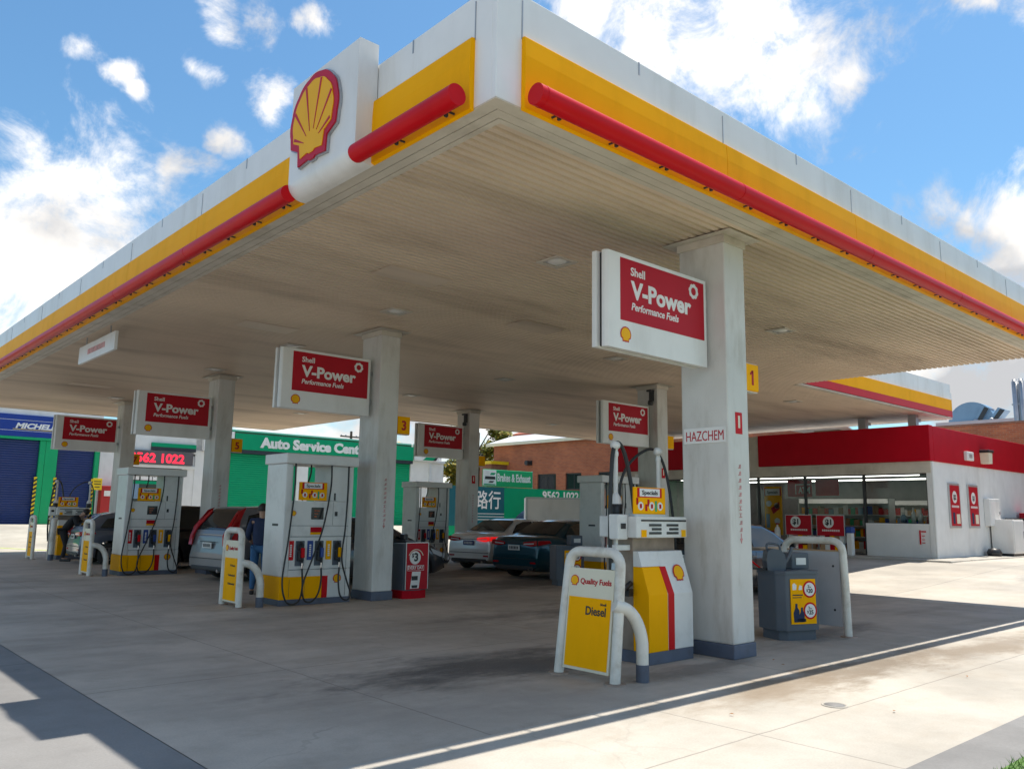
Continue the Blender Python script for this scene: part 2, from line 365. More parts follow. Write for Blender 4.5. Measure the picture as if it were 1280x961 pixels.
def ground_mat(name, base, stain, stain_amt, joints_x=(), joints_y=(), cracks=0.0, jd=0.8, warm=None, spots=(), lane=0.0, bump=0.25, jw=0.012):
    """cast concrete: broad mottling, tyre soiling along the lanes, oil drips, dark expansion joints"""
    m = bpy.data.materials.new(name); m.use_nodes = True
    n, l = m.node_tree.nodes, m.node_tree.links; b = n['Principled BSDF']; b.inputs['Roughness'].default_value = 0.75
    g = n.new('ShaderNodeNewGeometry'); pos = g.outputs['Position']
    def noise(sc, det=8, ro=0.6, stretch=None, dist=0.0):
        v = pos
        if stretch:
            mp_ = n.new('ShaderNodeMapping'); mp_.inputs['Scale'].default_value = stretch; l.new(pos, mp_.inputs['Vector']); v = mp_.outputs[0]
        z = n.new('ShaderNodeTexNoise'); z.inputs['Scale'].default_value = sc; z.inputs['Detail'].default_value = det; z.inputs['Roughness'].default_value = ro; z.inputs['Distortion'].default_value = dist
        l.new(v, z.inputs['Vector']); return z.outputs['Fac']
    def mrange(v, a, b_, c=0.0, d=1.0, smooth=True):
        r = n.new('ShaderNodeMapRange'); r.interpolation_type = 'SMOOTHSTEP' if smooth else 'LINEAR'
        l.new(v, r.inputs['Value']); r.inputs['From Min'].default_value = a; r.inputs['From Max'].default_value = b_; r.inputs['To Min'].default_value = c; r.inputs['To Max'].default_value = d
        return r.outputs['Result']
    def mixc(f, a, b_, mode='MIX'):
        x = n.new('ShaderNodeMix'); x.data_type = 'RGBA'; x.blend_type = mode
        if isinstance(f, (int, float)): x.inputs['Factor'].default_value = f
        else: l.new(f, x.inputs['Factor'])
        for k, c in (('A', a), ('B', b_)):
            if isinstance(c, tuple): x.inputs[k].default_value = (*c, 1)
            else: l.new(c, x.inputs[k])
        return x.outputs['Result']
    def mth(op, a, b_=None, c=None):
        q = n.new('ShaderNodeMath'); q.operation = op
        for i, v in enumerate((a, b_, c)):
            if v is None: continue
            if isinstance(v, (int, float)): q.inputs[i].default_value = v
            else: l.new(v, q.inputs[i])
        return q.outputs[0]
    dk = tuple(c*0.72 for c in base); lt = tuple(min(1, c*1.15) for c in base)
    col = mixc(mrange(noise(0.35, 8, 0.65), 0.32, 0.68), dk, lt)
    col = mixc(mrange(noise(1.7, 10, 0.7), 0.45, 0.8, 0, stain_amt), col, stain)
    if lane:
        col = mixc(mrange(noise(1.0, 8, 0.65, (0.16, 1.1, 1)), 0.45, 0.72, 0, lane), col, tuple(c*0.55 for c in stain))
    if warm:
        col = mixc(mrange(noise(0.9, 9, 0.7, (0.5, 1.0, 1)), 0.48, 0.78, 0, 0.55), col, warm)
    sp = n.new('ShaderNodeSeparateXYZ'); l.new(pos, sp.inputs[0])
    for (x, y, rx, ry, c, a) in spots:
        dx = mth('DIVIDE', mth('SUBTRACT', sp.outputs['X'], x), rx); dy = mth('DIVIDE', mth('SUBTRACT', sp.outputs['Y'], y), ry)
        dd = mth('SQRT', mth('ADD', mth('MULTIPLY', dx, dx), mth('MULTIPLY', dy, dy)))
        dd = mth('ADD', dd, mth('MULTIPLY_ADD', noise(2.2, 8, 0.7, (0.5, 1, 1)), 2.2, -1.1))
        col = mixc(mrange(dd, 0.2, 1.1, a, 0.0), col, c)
    # fine aggregate grain and small oil drips
    col = mixc(mrange(noise(60, 3, 0.6), 0.3, 0.7, 0.0, 0.28), col, tuple(c*0.62 for c in base))
    vz = n.new('ShaderNodeTexVoronoi'); vz.inputs['Scale'].default_value = 1.6; l.new(pos, vz.inputs['Vector'])
    drip = mth('MULTIPLY', mrange(vz.outputs['Distance'], 0.02, 0.07, 0.55, 0.0), mrange(noise(0.6, 3), 0.5, 0.6))
    col = mixc(drip, col, tuple(c*0.35 for c in base))
    wob = mth('MULTIPLY_ADD', noise(3.0, 4), 0.03, -0.015)
    jn = None
    for ax, js in (('X', joints_x), ('Y', joints_y)):
        for j in js:
            d = mth('ABSOLUTE', mth('ADD', mth('SUBTRACT', sp.outputs[ax], j), wob))
            f = mrange(d, jw*0.4, jw, jd, 0.0)
            jn = f if jn is None else mth('MAXIMUM', jn, f)
    if cracks:
        vc = n.new('ShaderNodeTexVoronoi'); vc.feature = 'DISTANCE_TO_EDGE'; vc.inputs['Scale'].default_value = 0.33
        ws = n.new('ShaderNodeVectorMath'); ws.operation = 'SCALE'; ws.inputs['Scale'].default_value = 0.9
        wn_ = n.new('ShaderNodeTexNoise'); wn_.inputs['Scale'].default_value = 1.4; wn_.inputs['Detail'].default_value = 8; l.new(pos, wn_.inputs['Vector'])
        l.new(wn_.outputs['Color'], ws.inputs[0]); wa = n.new('ShaderNodeVectorMath'); wa.operation = 'ADD'; l.new(pos, wa.inputs[0]); l.new(ws.outputs[0], wa.inputs[1]); l.new(wa.outputs[0], vc.inputs['Vector'])
        ck = mth('MULTIPLY', mrange(vc.outputs['Distance'], 0.0015, 0.006, cracks, 0.0), mrange(noise(0.5, 3), 0.46, 0.58))
        col = mixc(ck, col, tuple(c*0.25 for c in base))
    if jn is not None: col = mixc(jn, col, tuple(c*0.25 for c in base))
    l.new(col, b.inputs['Base Color'])
    l.new(mrange(noise(1.1, 6), 0.3, 0.7, 0.62, 0.9), b.inputs['Roughness'])
    bp = n.new('ShaderNodeBump'); bp.inputs['Strength'].default_value = bump; bp.inputs['Distance'].default_value = 0.01
    l.new(noise(45, 6, 0.7), bp.inputs['Height']); l.new(bp.outputs[0], b.inputs['Normal'])
    return m
# ------------------------------------------------------------------ ground
def sst(a, b, x):
    t = min(1, max(0, (x-a)/(b-a))); return t*t*(3-2*t)
def gz(x, y):
    return 0.40*sst(12.5, 23.5, x) + max(0.0, 0.80*sst(27.5, 38, y) - 0.40*sst(12.5, 23.5, x)*sst(27.5, 38, y))
def sheet(name, xs, ys, dz, m, kind='structure', clip=None):
    mb = MB(); nx, ny = len(xs), len(ys)
    vs = [(x, y, gz(x, y)+dz) for y in ys for x in xs]
    fs = []
    for j in range(ny-1):
        for i in range(nx-1):
            if clip and not clip((xs[i]+xs[i+1])/2, (ys[j]+ys[j+1])/2): continue
            fs.append((j*nx+i, j*nx+i+1, (j+1)*nx+i+1, (j+1)*nx+i))
    mb.add(vs, fs, 0, True)
    return tag(mb.build(name, m), kind=kind)
def lin(a, b, n): return [a+(b-a)*i/n for i in range(n+1)]
M['far_ground'] = ground_mat('far_ground', (0.20,0.19,0.175), (0.12,0.11,0.10), 0.5)
M['apron'] = ground_mat('pale_concrete', (0.46,0.425,0.37), (0.33,0.28,0.22), 0.4, joints_x=(1.55,8.9), joints_y=(-1.36,), jd=0.5, cracks=0.12, warm=(0.33,0.255,0.175),
    spots=((5.0,-0.55,2.6,0.55,(0.15,0.11,0.07),0.9),(3.2,-0.6,1.9,0.5,(0.22,0.16,0.10),0.7),(8.0,-0.9,2.6,0.5,(0.2,0.15,0.10),0.8)))
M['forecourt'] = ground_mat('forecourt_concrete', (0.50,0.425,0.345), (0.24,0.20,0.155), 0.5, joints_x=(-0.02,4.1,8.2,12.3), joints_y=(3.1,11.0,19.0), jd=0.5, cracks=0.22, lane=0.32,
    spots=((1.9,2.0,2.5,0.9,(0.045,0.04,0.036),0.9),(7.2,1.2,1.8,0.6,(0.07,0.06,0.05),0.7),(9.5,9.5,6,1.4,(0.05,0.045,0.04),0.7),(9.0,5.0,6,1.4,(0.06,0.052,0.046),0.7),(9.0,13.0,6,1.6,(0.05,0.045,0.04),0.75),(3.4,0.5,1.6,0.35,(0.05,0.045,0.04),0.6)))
M['left_apron'] = ground_mat('slip_concrete', (0.225,0.218,0.21), (0.16,0.152,0.146), 0.5, joints_y=(-1.0, 5.0))
M['yard'] = ground_mat('yard_concrete', (0.46,0.43,0.37), (0.30,0.26,0.20), 0.4, joints_y=(32.5,), warm=(0.42,0.36,0.26))
M['path'] = ground_mat('path_asphalt', (0.22,0.215,0.21), (0.14,0.14,0.14), 0.4)
M['kerb'] = mat('kerb_concrete', (0.42,0.39,0.34), 0.8, var=0.12, bump=0.2, dirt=(0.2,0.16,0.12), dirt_amt=0.5, dirt_scale=2)
xs = [-600,-300,-150,-80,-40] + lin(-20, 60, 80) + [80,120,200,350,700]
sheet('ground', xs, xs, -0.03, M['far_ground'])
M['shop_apron'] = ground_mat('shop_apron_concrete', (0.47,0.43,0.37), (0.33,0.28,0.22), 0.4, joints_x=(18.5,), joints_y=(3.1,), warm=(0.42,0.36,0.28), spots=((21.5,1.6,4.0,0.9,(0.26,0.25,0.24),0.85),))
sheet('forecourt', lin(-1.93, 13.4, 31), lin(-0.12, 27.6, 56), 0.0, M['forecourt'])
sheet('shop_apron', lin(13.4, 34, 42), lin(-0.12, 27.6, 56), 0.0, M['shop_apron'])
sheet('concrete_apron', lin(-30, 60, 180), [-9.0,-6,-4,-3.4,-2.45,-1.8,-1.2,-0.6,-0.12], 0.0, M['apron'])
sheet('slip_lane', lin(-30, -1.937, 14), lin(-0.116, 27.6, 28), 0.0, M['left_apron'])
sheet('yard', lin(-30, 60, 90), lin(27.6, 60, 33), 0.001, M['yard'])
# footpath strip with its grass verge at the near right-hand corner
mb = MB(); mb.box(1.2, 60, -2.86, -2.45, -0.05, 0.008)
tag(mb.build('footpath', M['path']), kind='structure')
mb = MB(); vs = []; random.seed(3)
for i in range(5200):
    x = 1.4+random.random()**1.6*6.5; y = -2.86-random.random()*0.85
    h = random.uniform(0.025, 0.075); a = random.random()*6.28; w = random.uniform(0.003, 0.006)
    dx, dy = math.cos(a), math.sin(a); lx, ly = random.uniform(-.04,.04), random.uniform(-.04,.04)
    mb.add([(x-dx*w,y-dy*w,0.006),(x+dx*w,y+dy*w,0.006),(x+lx,y+ly,h)], [(0,1,2)])
mb.box(1.2, 60, -9, -2.86, -0.05, 0.010)
M['grass'] = mat('grass', (0.075,0.17,0.018), 0.6, var=0.35, scale=8)
tag(mb.build('grass', M['grass']), kind='stuff', label='short green grass verge beside the footpath strip', cat='grass')
# painted line across the yard
mb = MB()
pts = [(-2.0, 31.4), (1.0, 31.0), (4.3, 28.6), (6.5, 27.9)]
for (a, b_) in zip(pts[:-1], pts[1:]):
    for i in range(10):
        t0, t1 = i/10, (i+1)/10
        p = [(a[0]+(b_[0]-a[0])*t, a[1]+(b_[1]-a[1])*t) for t in (t0, t1)]
        mb.quad(*[(px, py+dy, gz(px, py+dy)+0.006) for (px, py), dy in ((p[0],-.09),(p[1],-.09),(p[1],.09),(p[0],.09))])
M['line_paint'] = mat('lime_line_paint', (0.45,0.55,0.10), 0.6, var=0.2)
tag(mb.build('painted_line', M['line_paint']), kind='structure')
# small access covers and fallen leaves
def cover(x, y, r, label):
    t = thing('access_cover', label, 'manhole cover', (x, y, gz(x, y)))
    MB().lathe([(r*0.82,0.002),(r*0.84,0.008),(r,0.008),(r*1.02,0.001)], seg=28).build('rim', M['kerb'], t)
    MB().lathe([(0,0.005),(r*0.8,0.005),(r*0.8,0.0)], seg=28).build('lid', M['path'], t)
cover(2.95, -1.25, 0.11, 'round access cover set in the sunlit pale concrete')
LP = [(4.55,0.28),(4.35,0.05),(3.1,-1.7),(1.9,-.9),(5.3,-1.5)]
for i, (x, y) in enumerate(LP):
    a = i*1.7; s = 0.022; c, d = math.cos(a)*s, math.sin(a)*s
    mb = MB(); mb.slab([(x-c,y-d,0.012),(x+d*.5,y-c*.5,0.02),(x+c,y+d,0.016),(x-d*.5,y+c*.5,0.02)], (0,0,1), 0.002)
    o = mb.build('fallen_leaf', M['leaf_dry'])
    if i == 0: tag(o, 'brown leaf on shaded concrete by the foot of the HAZCHEM column', 'leaf')
    elif i == 1: tag(o, 'brown leaf beside the bright slit of light along the canopy shadow', 'leaf')
    else: tag(o, 'small brown leaf lying on the sunlit pale concrete', 'leaf', 'fallen leaves on the pale concrete')

# ------------------------------------------------------------------ canopy
H, TOP = 5.08, 6.15
XE, XE2, YE, Y1, Y2, XB = 15.6, 26.0, 28.8, 5.9, 21.0, 12.1
canopy = thing('canopy', 'huge flat forecourt canopy with white, yellow and red edge and ribbed beige underside', 'canopy')
poly = [(0.06,0.06),(XE,0.06),(XE,Y1+.06),(XE2,Y1+.06),(XE2,Y2),(XB,Y2),(XB,YE),(0.06,YE)]
MB().prism(poly, 'z', H+0.14, H+0.6).build('roof_deck', M['soffit_dark'], canopy)
# soffit: ribbed sheets laid along x
mb = MB(); per = 0.115; y = 0.345
prof = [(0.0,0.0),(0.066,0.0),(0.076,0.042),(0.105,0.042)]
k = 0
while y < YE-0.2:
    xa, xb = 0.335, (XE-0.02 if y < Y1-.05 else (XE2-0.05 if y < Y2-.2 else XB-0.02))
    gap = 0.008 if k % 10 == 9 else 0.0          # lap joint between sheets
    zz = random.uniform(-0.003, 0.003) if gap else 0
    pts = [(y+a, H+b) for a, b in prof]+[(y+per, H)]
    vs = [(xa, p, q) for p, q in pts]+[(xb, p, q) for p, q in pts]; n5 = len(pts)
    mb.add(vs, [(i, n5+i, n5+i+1, i+1) for i in range(n5-1)], 0)
    if gap: mb.box(xa, xb, y+0.084, y+0.092, H+0.036, H+0.04, 1)
    y += per; k += 1
mb.build('soffit', [M['soffit'], M['soffit_dark']], canopy)
# closing angles: outer trim strips with a shadow gap between them
mb = MB()
mb.box(0.0, XE, 0.0, 0.14, H-0.014, H-0.001); mb.box(0.0, 0.14, 0.14, YE, H-0.014, H-0.001)
mb.box(0.16, XE, 0.16, 0.27, H-0.004, H+0.10); mb.box(0.16, 0.27, 0.27, YE, H-0.004, H+0.10)
mb.box(0.285, 0.35, 0.285, YE, H-0.002, H+0.1); mb.box(0.35, XE, 0.285, 0.35, H+0.0, H+0.1)
mb.build('edge_trim', M['trim'], canopy, bevel=0.004)
mb = MB()
mb.box(0.0, XB, YE-0.12, YE, H-0.01, H+0.3); mb.box(XB-0.06, XB, Y2, YE-0.12, H-0.01, H+0.3); mb.box(XB, XE2, Y2-0.1, Y2, H-0.01, H+0.3)
mb.box(XE2-0.06, XE2, Y1+0.12, Y2-0.1, H-0.01, H+0.3); mb.box(XE-0.012, XE, 0.36, Y1-0.02, H+0.05, H+0.32)
mb.build('rear_trim', M['trim'], canopy)
# white upstand
mb = MB()
mb.box(0.0, XE, 0.0, 0.06, H+0.0, TOP); mb.box(0.0, 0.06, 0.06, YE, H+0.0, TOP)
mb.box(XE-0.06, XE, 0.06, Y1, H+0.33, TOP)
mb.box(0.06, XE-.06, 0.06, 0.20, TOP-0.05, TOP+0.012); mb.box(0.06, 0.20, 0.20, YE, TOP-0.05, TOP+0.012)
mb.build('white_upstand', M['fascia_white'], canopy, bevel=0.006)
# thin cover strips on the upstand joints
mb = MB()
for i in range(6):
    x = 0.29+3.085*i if i else 0.29
    mb.box(x-0.006, x+0.006, -0.006, 0.0, 5.72, TOP-0.06)
for i in range(10):
    yv = 0.29 if i == 0 else 0.29+3.085*i
    mb.box(-0.006, 0.0, yv-0.006, yv+0.006, 5.72, TOP-0.06)
for x in (1.9, 5.0, 8.1, 11.2, 14.3): mb.box(x-0.01, x+0.01, -0.004, 0.0, TOP-0.14, TOP)
for x in (1.25, 5.0, 8.1, 11.2, 14.3, 17.5, 21): mb.box(-0.004, 0.0, x-0.01, x+0.01, TOP-0.14, TOP)
mb.build('joint_cover', M['steel'], canopy)
# yellow band: pressed panels about 3 m long, bowed a little
pr = [(0.0,5.05),(-0.045,5.06),(-0.055,5.25),(-0.055,5.55),(-0.045,5.73),(0.0,5.74)]
mb = MB(); x = 0.29
while x < XE-0.3:
    x2 = min(x+3.085, XE); mb.prism([(p, q) for p, q in pr], 'x', x, x2-0.008); x = x2
mb.build('yellow_band', M['yellow'], canopy, bevel=0.006)
SGN0, SGN1 = 1.86, 3.27
for (ya, yb) in ((0.29, SGN0+0.10), (SGN1-0.02, YE)):
    mb = MB(); yv = ya
    cuts = [c for c in [3.37+3.07*i for i in range(12)] if ya < c < yb]+[yb]
    for c in cuts: mb.prism([(p, q) for p, q in pr], 'y', yv, c-0.008); yv = c
    mb.build('yellow_band', M['yellow'], canopy, bevel=0.006)
# red light tube carried on small brackets
TZ, TO, TR = 5.105, -0.225, 0.096
mb = MB(); x = 0.25
for c in [3.30+3.07*i for i in range(5)]:
    c = min(c, XE-.05); mb.tube([(x,TO,TZ),(c-0.012,TO,TZ)], TR, 20); mb.tube([(c-0.012,TO,TZ),(c,TO,TZ)], TR*0.96, 20); x = c
mb.tube([(0.32,TO,TZ),(0.335,TO,TZ)], TR*1.03, 20)
mb.build('red_tube', M['red'], canopy)
for (ya, yb) in ((0.24, SGN0-0.003), (SGN1+0.003, YE)):
    mb = MB(); yv = ya
    for c in [c for c in [6.2+3.07*i for i in range(8)] if ya < c < yb]+[yb]:
        mb.tube([(TO,yv,TZ),(TO,c-0.012,TZ)], TR, 20); mb.tube([(TO,c-0.012,TZ),(TO,c,TZ)], TR*0.96, 20); yv = c
    mb.build('red_tube', M['red'], canopy)
x = 0.62
while x < XE-0.1:
    MB().box(x-0.008, x+0.008, TO+0.06, -0.05, TZ-0.03, TZ-0.015).box(x-0.013, x+0.013, TO+0.07, TO+0.10, TZ-0.078, TZ-0.01).build('tube_bracket', M['frame_dark'], canopy); x += 0.765
yv = 0.5
while yv < YE-0.1:
    if not SGN0-0.1 < yv < SGN1+0.05:
        MB().box(TO+0.06, -0.05, yv-0.008, yv+0.008, TZ-0.03, TZ-0.015).box(TO+0.07, TO+0.10, yv-0.013, yv+0.013, TZ-0.078, TZ-0.01).build('tube_bracket', M['frame_dark'], canopy)
    yv += 0.765
# fascia of the rear part of the canopy, with its flat red stripe
mb = MB(); mb.box(XE, XE2, Y1, Y1+0.06, H+0.10, 6.28); mb.box(XE2-0.06, XE2+0.25, Y1+0.06, Y1+0.3, H+0.1, 6.0); mb.build('white_upstand', M['fascia_white'], canopy)
mb = MB(); mb.box(XE+0.32, XE2-0.02, Y1-0.035, Y1, H+0.28, 5.74); mb.build('yellow_band', M['yellow'], canopy)
mb = MB(); mb.box(XE+0.32, XE2-0.02, Y1-0.035, Y1, H+0.06, H+0.276); mb.build('red_stripe', M['red'], canopy)
mb = MB(); mb.box(XE, XE2, Y1-0.01, Y1+0.12, H-0.01, H+0.05); mb.build('edge_trim', M['trim'], canopy)
# access hatches
for (x, y) in ((2.6,4.9),(2.6,9.7),(6.2,6.0),(2.4,20.5)):
    MB().box(x-0.55, x+0.55, y-0.28, y+0.28, H-0.012, H-0.006).build('ceiling_hatch', M['soffit'], canopy, bevel=0.003)

# posts carrying the rear canopy above the shop roof
for (x, y) in ((24.0, 8.1), (24.0, 6.4), (24.0,13.0)):
    MB().box(x-.11, x+.11, y-.13, y+.13, 4.55, H+.02).box(x-.06, x+.5, y-.05, y+.05, 4.88, 4.98).build('roof_post', M['steel'], canopy)

# ------------------------------------------------------------------ downlights
def downlight_proto():
    t = thing('canopy_downlight', '', 'ceiling light', (0,0,H), group='downlights under the canopy')
    MB().box(-.21,.21,-.21,-.15,-.02,-.001).box(-.21,.21,.15,.21,-.02,-.001).box(-.21,-.15,-.15,.15,-.02,-.001).box(.15,.21,-.15,.15,-.02,-.001).build('frame', M['trim'], t, bevel=0.004)
    MB().lathe([(0,-0.035),(0.06,-0.033),(0.11,-0.022),(0.14,-0.004)], seg=20).build('lens', M['lamp_glass'], t)
    MB().box(-.148,.148,-.148,.148,-.006,-.002).build('reflector', M['alu'], t)
    return t
DL = [(3.62,2.87,'square downlight in the beige ceiling left of the nearest red V-Power sign'),
      (3.65,6.87,'square downlight in the ceiling straight above the second column'),
      (9.6,2.92,'square downlight in the ceiling right of the HAZCHEM column'),
      (9.6,6.97,'square downlight in the ceiling just below the nearest V-Power sign'),
      (9.8,10.94,'glowing pale downlight in the middle of the dark ceiling'),
      (3.8,11.0,'downlight in the ceiling above the second V-Power sign'),
      (9.85,15.2,'pale downlight in the ceiling right of the second column'),
      (3.85,15.15,'small downlight in the ceiling above the third column'),
      (3.76,22.8,'small downlight in the ceiling above the fourth column'),
      (18.2,17.6,'flat downlight in the ceiling left of the sign behind the diesel pump'),
      (9.8,22.0,'small downlight at the back of the ceiling above the green sign'),
      (18.4,7.6,'downlight in the rear ceiling above the shop, nearer its yellow fascia'),
      (19.6,10.4,'downlight in the rear ceiling above the red shop front')]
proto = downlight_proto()
for i, (x, y, lab) in enumerate(DL):
    if i == 0: proto.location = (x, y, H); proto['label'] = lab
    else: copy_tree(proto, (x, y, H), lab)

# ------------------------------------------------------------------ scallop emblem
def scallop(mb, o, right, up, size, t=0.02, ribs=True, edge=None):
    """fan-shaped shell: red backing (0), yellow fan (1) and red ribs (0)"""
    o = Vector(o); rt = Vector(right).normalized(); upv = Vector(up).normalized(); n = rt.cross(upv)
    def W(p, d): return o+rt*(p[0]*size)+upv*(p[1]*size)+n*d
    def fan(grow):
        pts = []
        K = 41
        for i in range(K):
            a = R(-12)+R(204)*i/(K-1)
            r = 0.455+0.012*abs(math.sin(7*(a+R(12))/R(204)*math.pi))
            pts.append(((r+grow)*1.06*math.cos(a), (r+grow)*math.sin(a)*1.02+0.03))
        g = grow
        low = [(-0.47-g,-0.10-g*.4),(-0.455-g,-0.175-g*0.6),(-0.30-g*.6,-0.245-g*.8),(-0.265-g*.8,-0.43-g),(-0.09,-0.405-g),(-0.05,-0.43-g),(0.05,-0.43-g),(0.09,-0.405-g),(0.265+g*.8,-0.43-g),(0.30+g*.6,-0.245-g*.8),(0.455+g,-0.175-g*.6),(0.47+g,-0.10-g*.4)]
        return pts+low
    if edge is not None: mb.slab([W(p, 0.0) for p in fan(0.10)], n, t, edge); base = t
    else: base = 0.0
    mb.slab([W(p, base) for p in fan(0.085)], n, t*0.5+0.001, 0)
    d1 = base+t*0.5+0.001
    mb.slab([W(p, d1) for p in fan(0.0)], n, t*0.25+0.001, 1)
    d2 = d1+t*0.25+0.001
    if ribs:
        c0 = (0,-0.34)
        for k in range(6):
            a = R(90)+R(155)*((k+0.5)/6-0.5)
            d = (math.cos(a), math.sin(a)); q = (-d[1], d[0])
            r0, r1 = 0.20, 0.3
            while r1 < 0.84:
                px, pz = c0[0]+d[0]*r1, c0[1]+d[1]*r1
                if math.hypot(px/1.06, (pz-.03)/1.02) > 0.452 or (pz < -0.05 and abs(px) > 0.43): break
                r1 += 0.005
            w0, w1 = 0.004, 0.020
            P = [(c0[0]+d[0]*r0-q[0]*w0, c0[1]+d[1]*r0-q[1]*w0),(c0[0]+d[0]*r1-q[0]*w1, c0[1]+d[1]*r1-q[1]*w1),(c0[0]+d[0]*r1+q[0]*w1, c0[1]+d[1]*r1+q[1]*w1),(c0[0]+d[0]*r0+q[0]*w0, c0[1]+d[1]*r0+q[1]*w0)]
            mb.slab([W(p, d2) for p in P], n, 0.001+t*0.1, 0)
    return mb
EM = [M['emblem_red'], M['emblem_yellow'], M['steel']]
sg = thing('emblem_sign', 'tall white box sign with red and yellow scallop emblem on the left canopy edge', 'sign', (0, SGN0, H))
SW = SGN1-SGN0
prof = [(-0.01,1.28),(-0.24,1.28),(-0.24,0.16)]
for i in range(1, 21):
    a = R(180+90*i/20); prof.append((-0.07+0.17*math.cos(a), 0.13+0.17*math.sin(a)))
prof += [(-0.01,-0.04)]
MB().prism(prof, 'y', 0.0, SW, smooth=False).build('sign_box', M['sign_white'], sg, bevel=0.012)
mb = MB(); scallop(mb, (-0.243, 0.82, 0.675), (0,-1,0), (0,0,1), 0.89, 0.03, True, edge=2)
mb.build('scallop_emblem', EM, sg)

# ------------------------------------------------------------------ columns
CW, CD = 0.44, 0.675
def column_proto():
    t = thing('canopy_column', '', 'column', (0,0,0), group='columns holding up the canopy')
    MB().box(0, CW, 0, CD, 0.16, H-0.11).build('shaft', M['column'], t, bevel=0.018)
    MB().box(-0.012, CW+0.012, -0.012, CD+0.012, 0.0, 0.16).build('base_band', M['slate'], t, bevel=0.01)
    MB().box(-0.02, CW+0.02, -0.02, CD+0.02, H-0.12, H-0.025).box(-0.13, CW+0.13, -0.17, CD+0.17, H-0.025, H-0.013).build('cap_plate', M['trim'], t, bevel=0.006)
    return t
def fire_plate(t):
    MB().box(0.15, 0.29, -0.006, 0.0, 2.60, 2.86).build('warning_plate', M['red'], t)
    MB().box(0.20, 0.24, -0.009, -0.006, 2.67, 2.82).build('warning_symbol', M['cream'], t)
def faded_lettering(t, z0=1.30, z1=2.24, x=0.21):
    mb = MB(); rr = random.Random(5); z = z1
    while z > z0+0.12:
        h = 0.055
        mb.box(x-0.028, x+0.028, -0.004, -0.0005, z-h, z-h+0.010)
        mb.box(x-0.006, x+0.006, -0.004, -0.0005, z-h+.01, z-0.012)
        if rr.random() < .6: mb.box(x-0.028, x+0.028, -0.004, -0.0005, z-0.012, z-0.004)
        else: mb.box(x+0.016, x+0.028, -0.004, -0.0005, z-0.04, z-0.006)
        z -= 0.083
    mb.box(x-0.008, x+0.008, -0.004, -0.0005, z0+0.06, z0+0.12)
    mb.prism([(x-0.03, z0+0.06),(x+0.03, z0+0.06),(x, z0)], 'y', -0.004, -0.0005)
    mb.build('faded_lettering', M['faded_red'], t)
M['faded_red'] = mat('faded_red_paint', (0.55,0.24,0.23), 0.6, var=0.3, scale=8)
cp = column_proto()
C_ROWS = [0.593, 8.22, 15.85, 23.5]
clabels = ['nearest pale grey column, with a HAZCHEM plate on its broad face', 'pale grey column between the tall pump and the small red bin', 'pale column behind the red tailed car and left of the green shutter', 'farthest column on the left, beside the white pump topped by red digits']
cols = []
for i, yv in enumerate(C_ROWS):
    if i == 0: c = cp; c.location = (4.24, yv, 0); c['label'] = clabels[0]
    else: c = copy_tree(cp, (4.24, yv, 0), clabels[i])
    cols.append(c)
cols.append(copy_tree(cp, (13.1, 8.56, 0), 'column standing behind the diesel pump hoses'))
cols.append(copy_tree(cp, (13.15, 16.5, 0), 'column behind the white sedan, in front of the yellow tree'))
for c in cols: faded_lettering(c) if c is not cols[3] else None
for c in (cols[0], cols[4], cols[5]): fire_plate(c)
MB().box(-0.012, 0.0, 0.035, 0.635, 2.49, 2.68).build('hazchem_plate', M['sign_white'], cols[0], bevel=0.003)
text('HAZCHEM', cols[0], M['sign_red'], (-0.012, 0.60, 2.52), (0,-1,0), (0,0,1), 0.125, width=0.54, depth=0.003)
# a camera on two of the columns
for c in (cols[4], cols[5]):
    MB().box(-0.10, -0.01, 0.1, 0.2, H-0.45, H-0.18).box(-0.16, -0.02, 0.08, 0.24, H-0.2, H-0.15).lathe([(0,0),(0.06,0.0),(0.075,0.05),(0.06,0.12),(0,0.14)], (-0.1,0.15,H-0.56), seg=12).build('security_camera', M['frame_dark'], c, bevel=0.006)

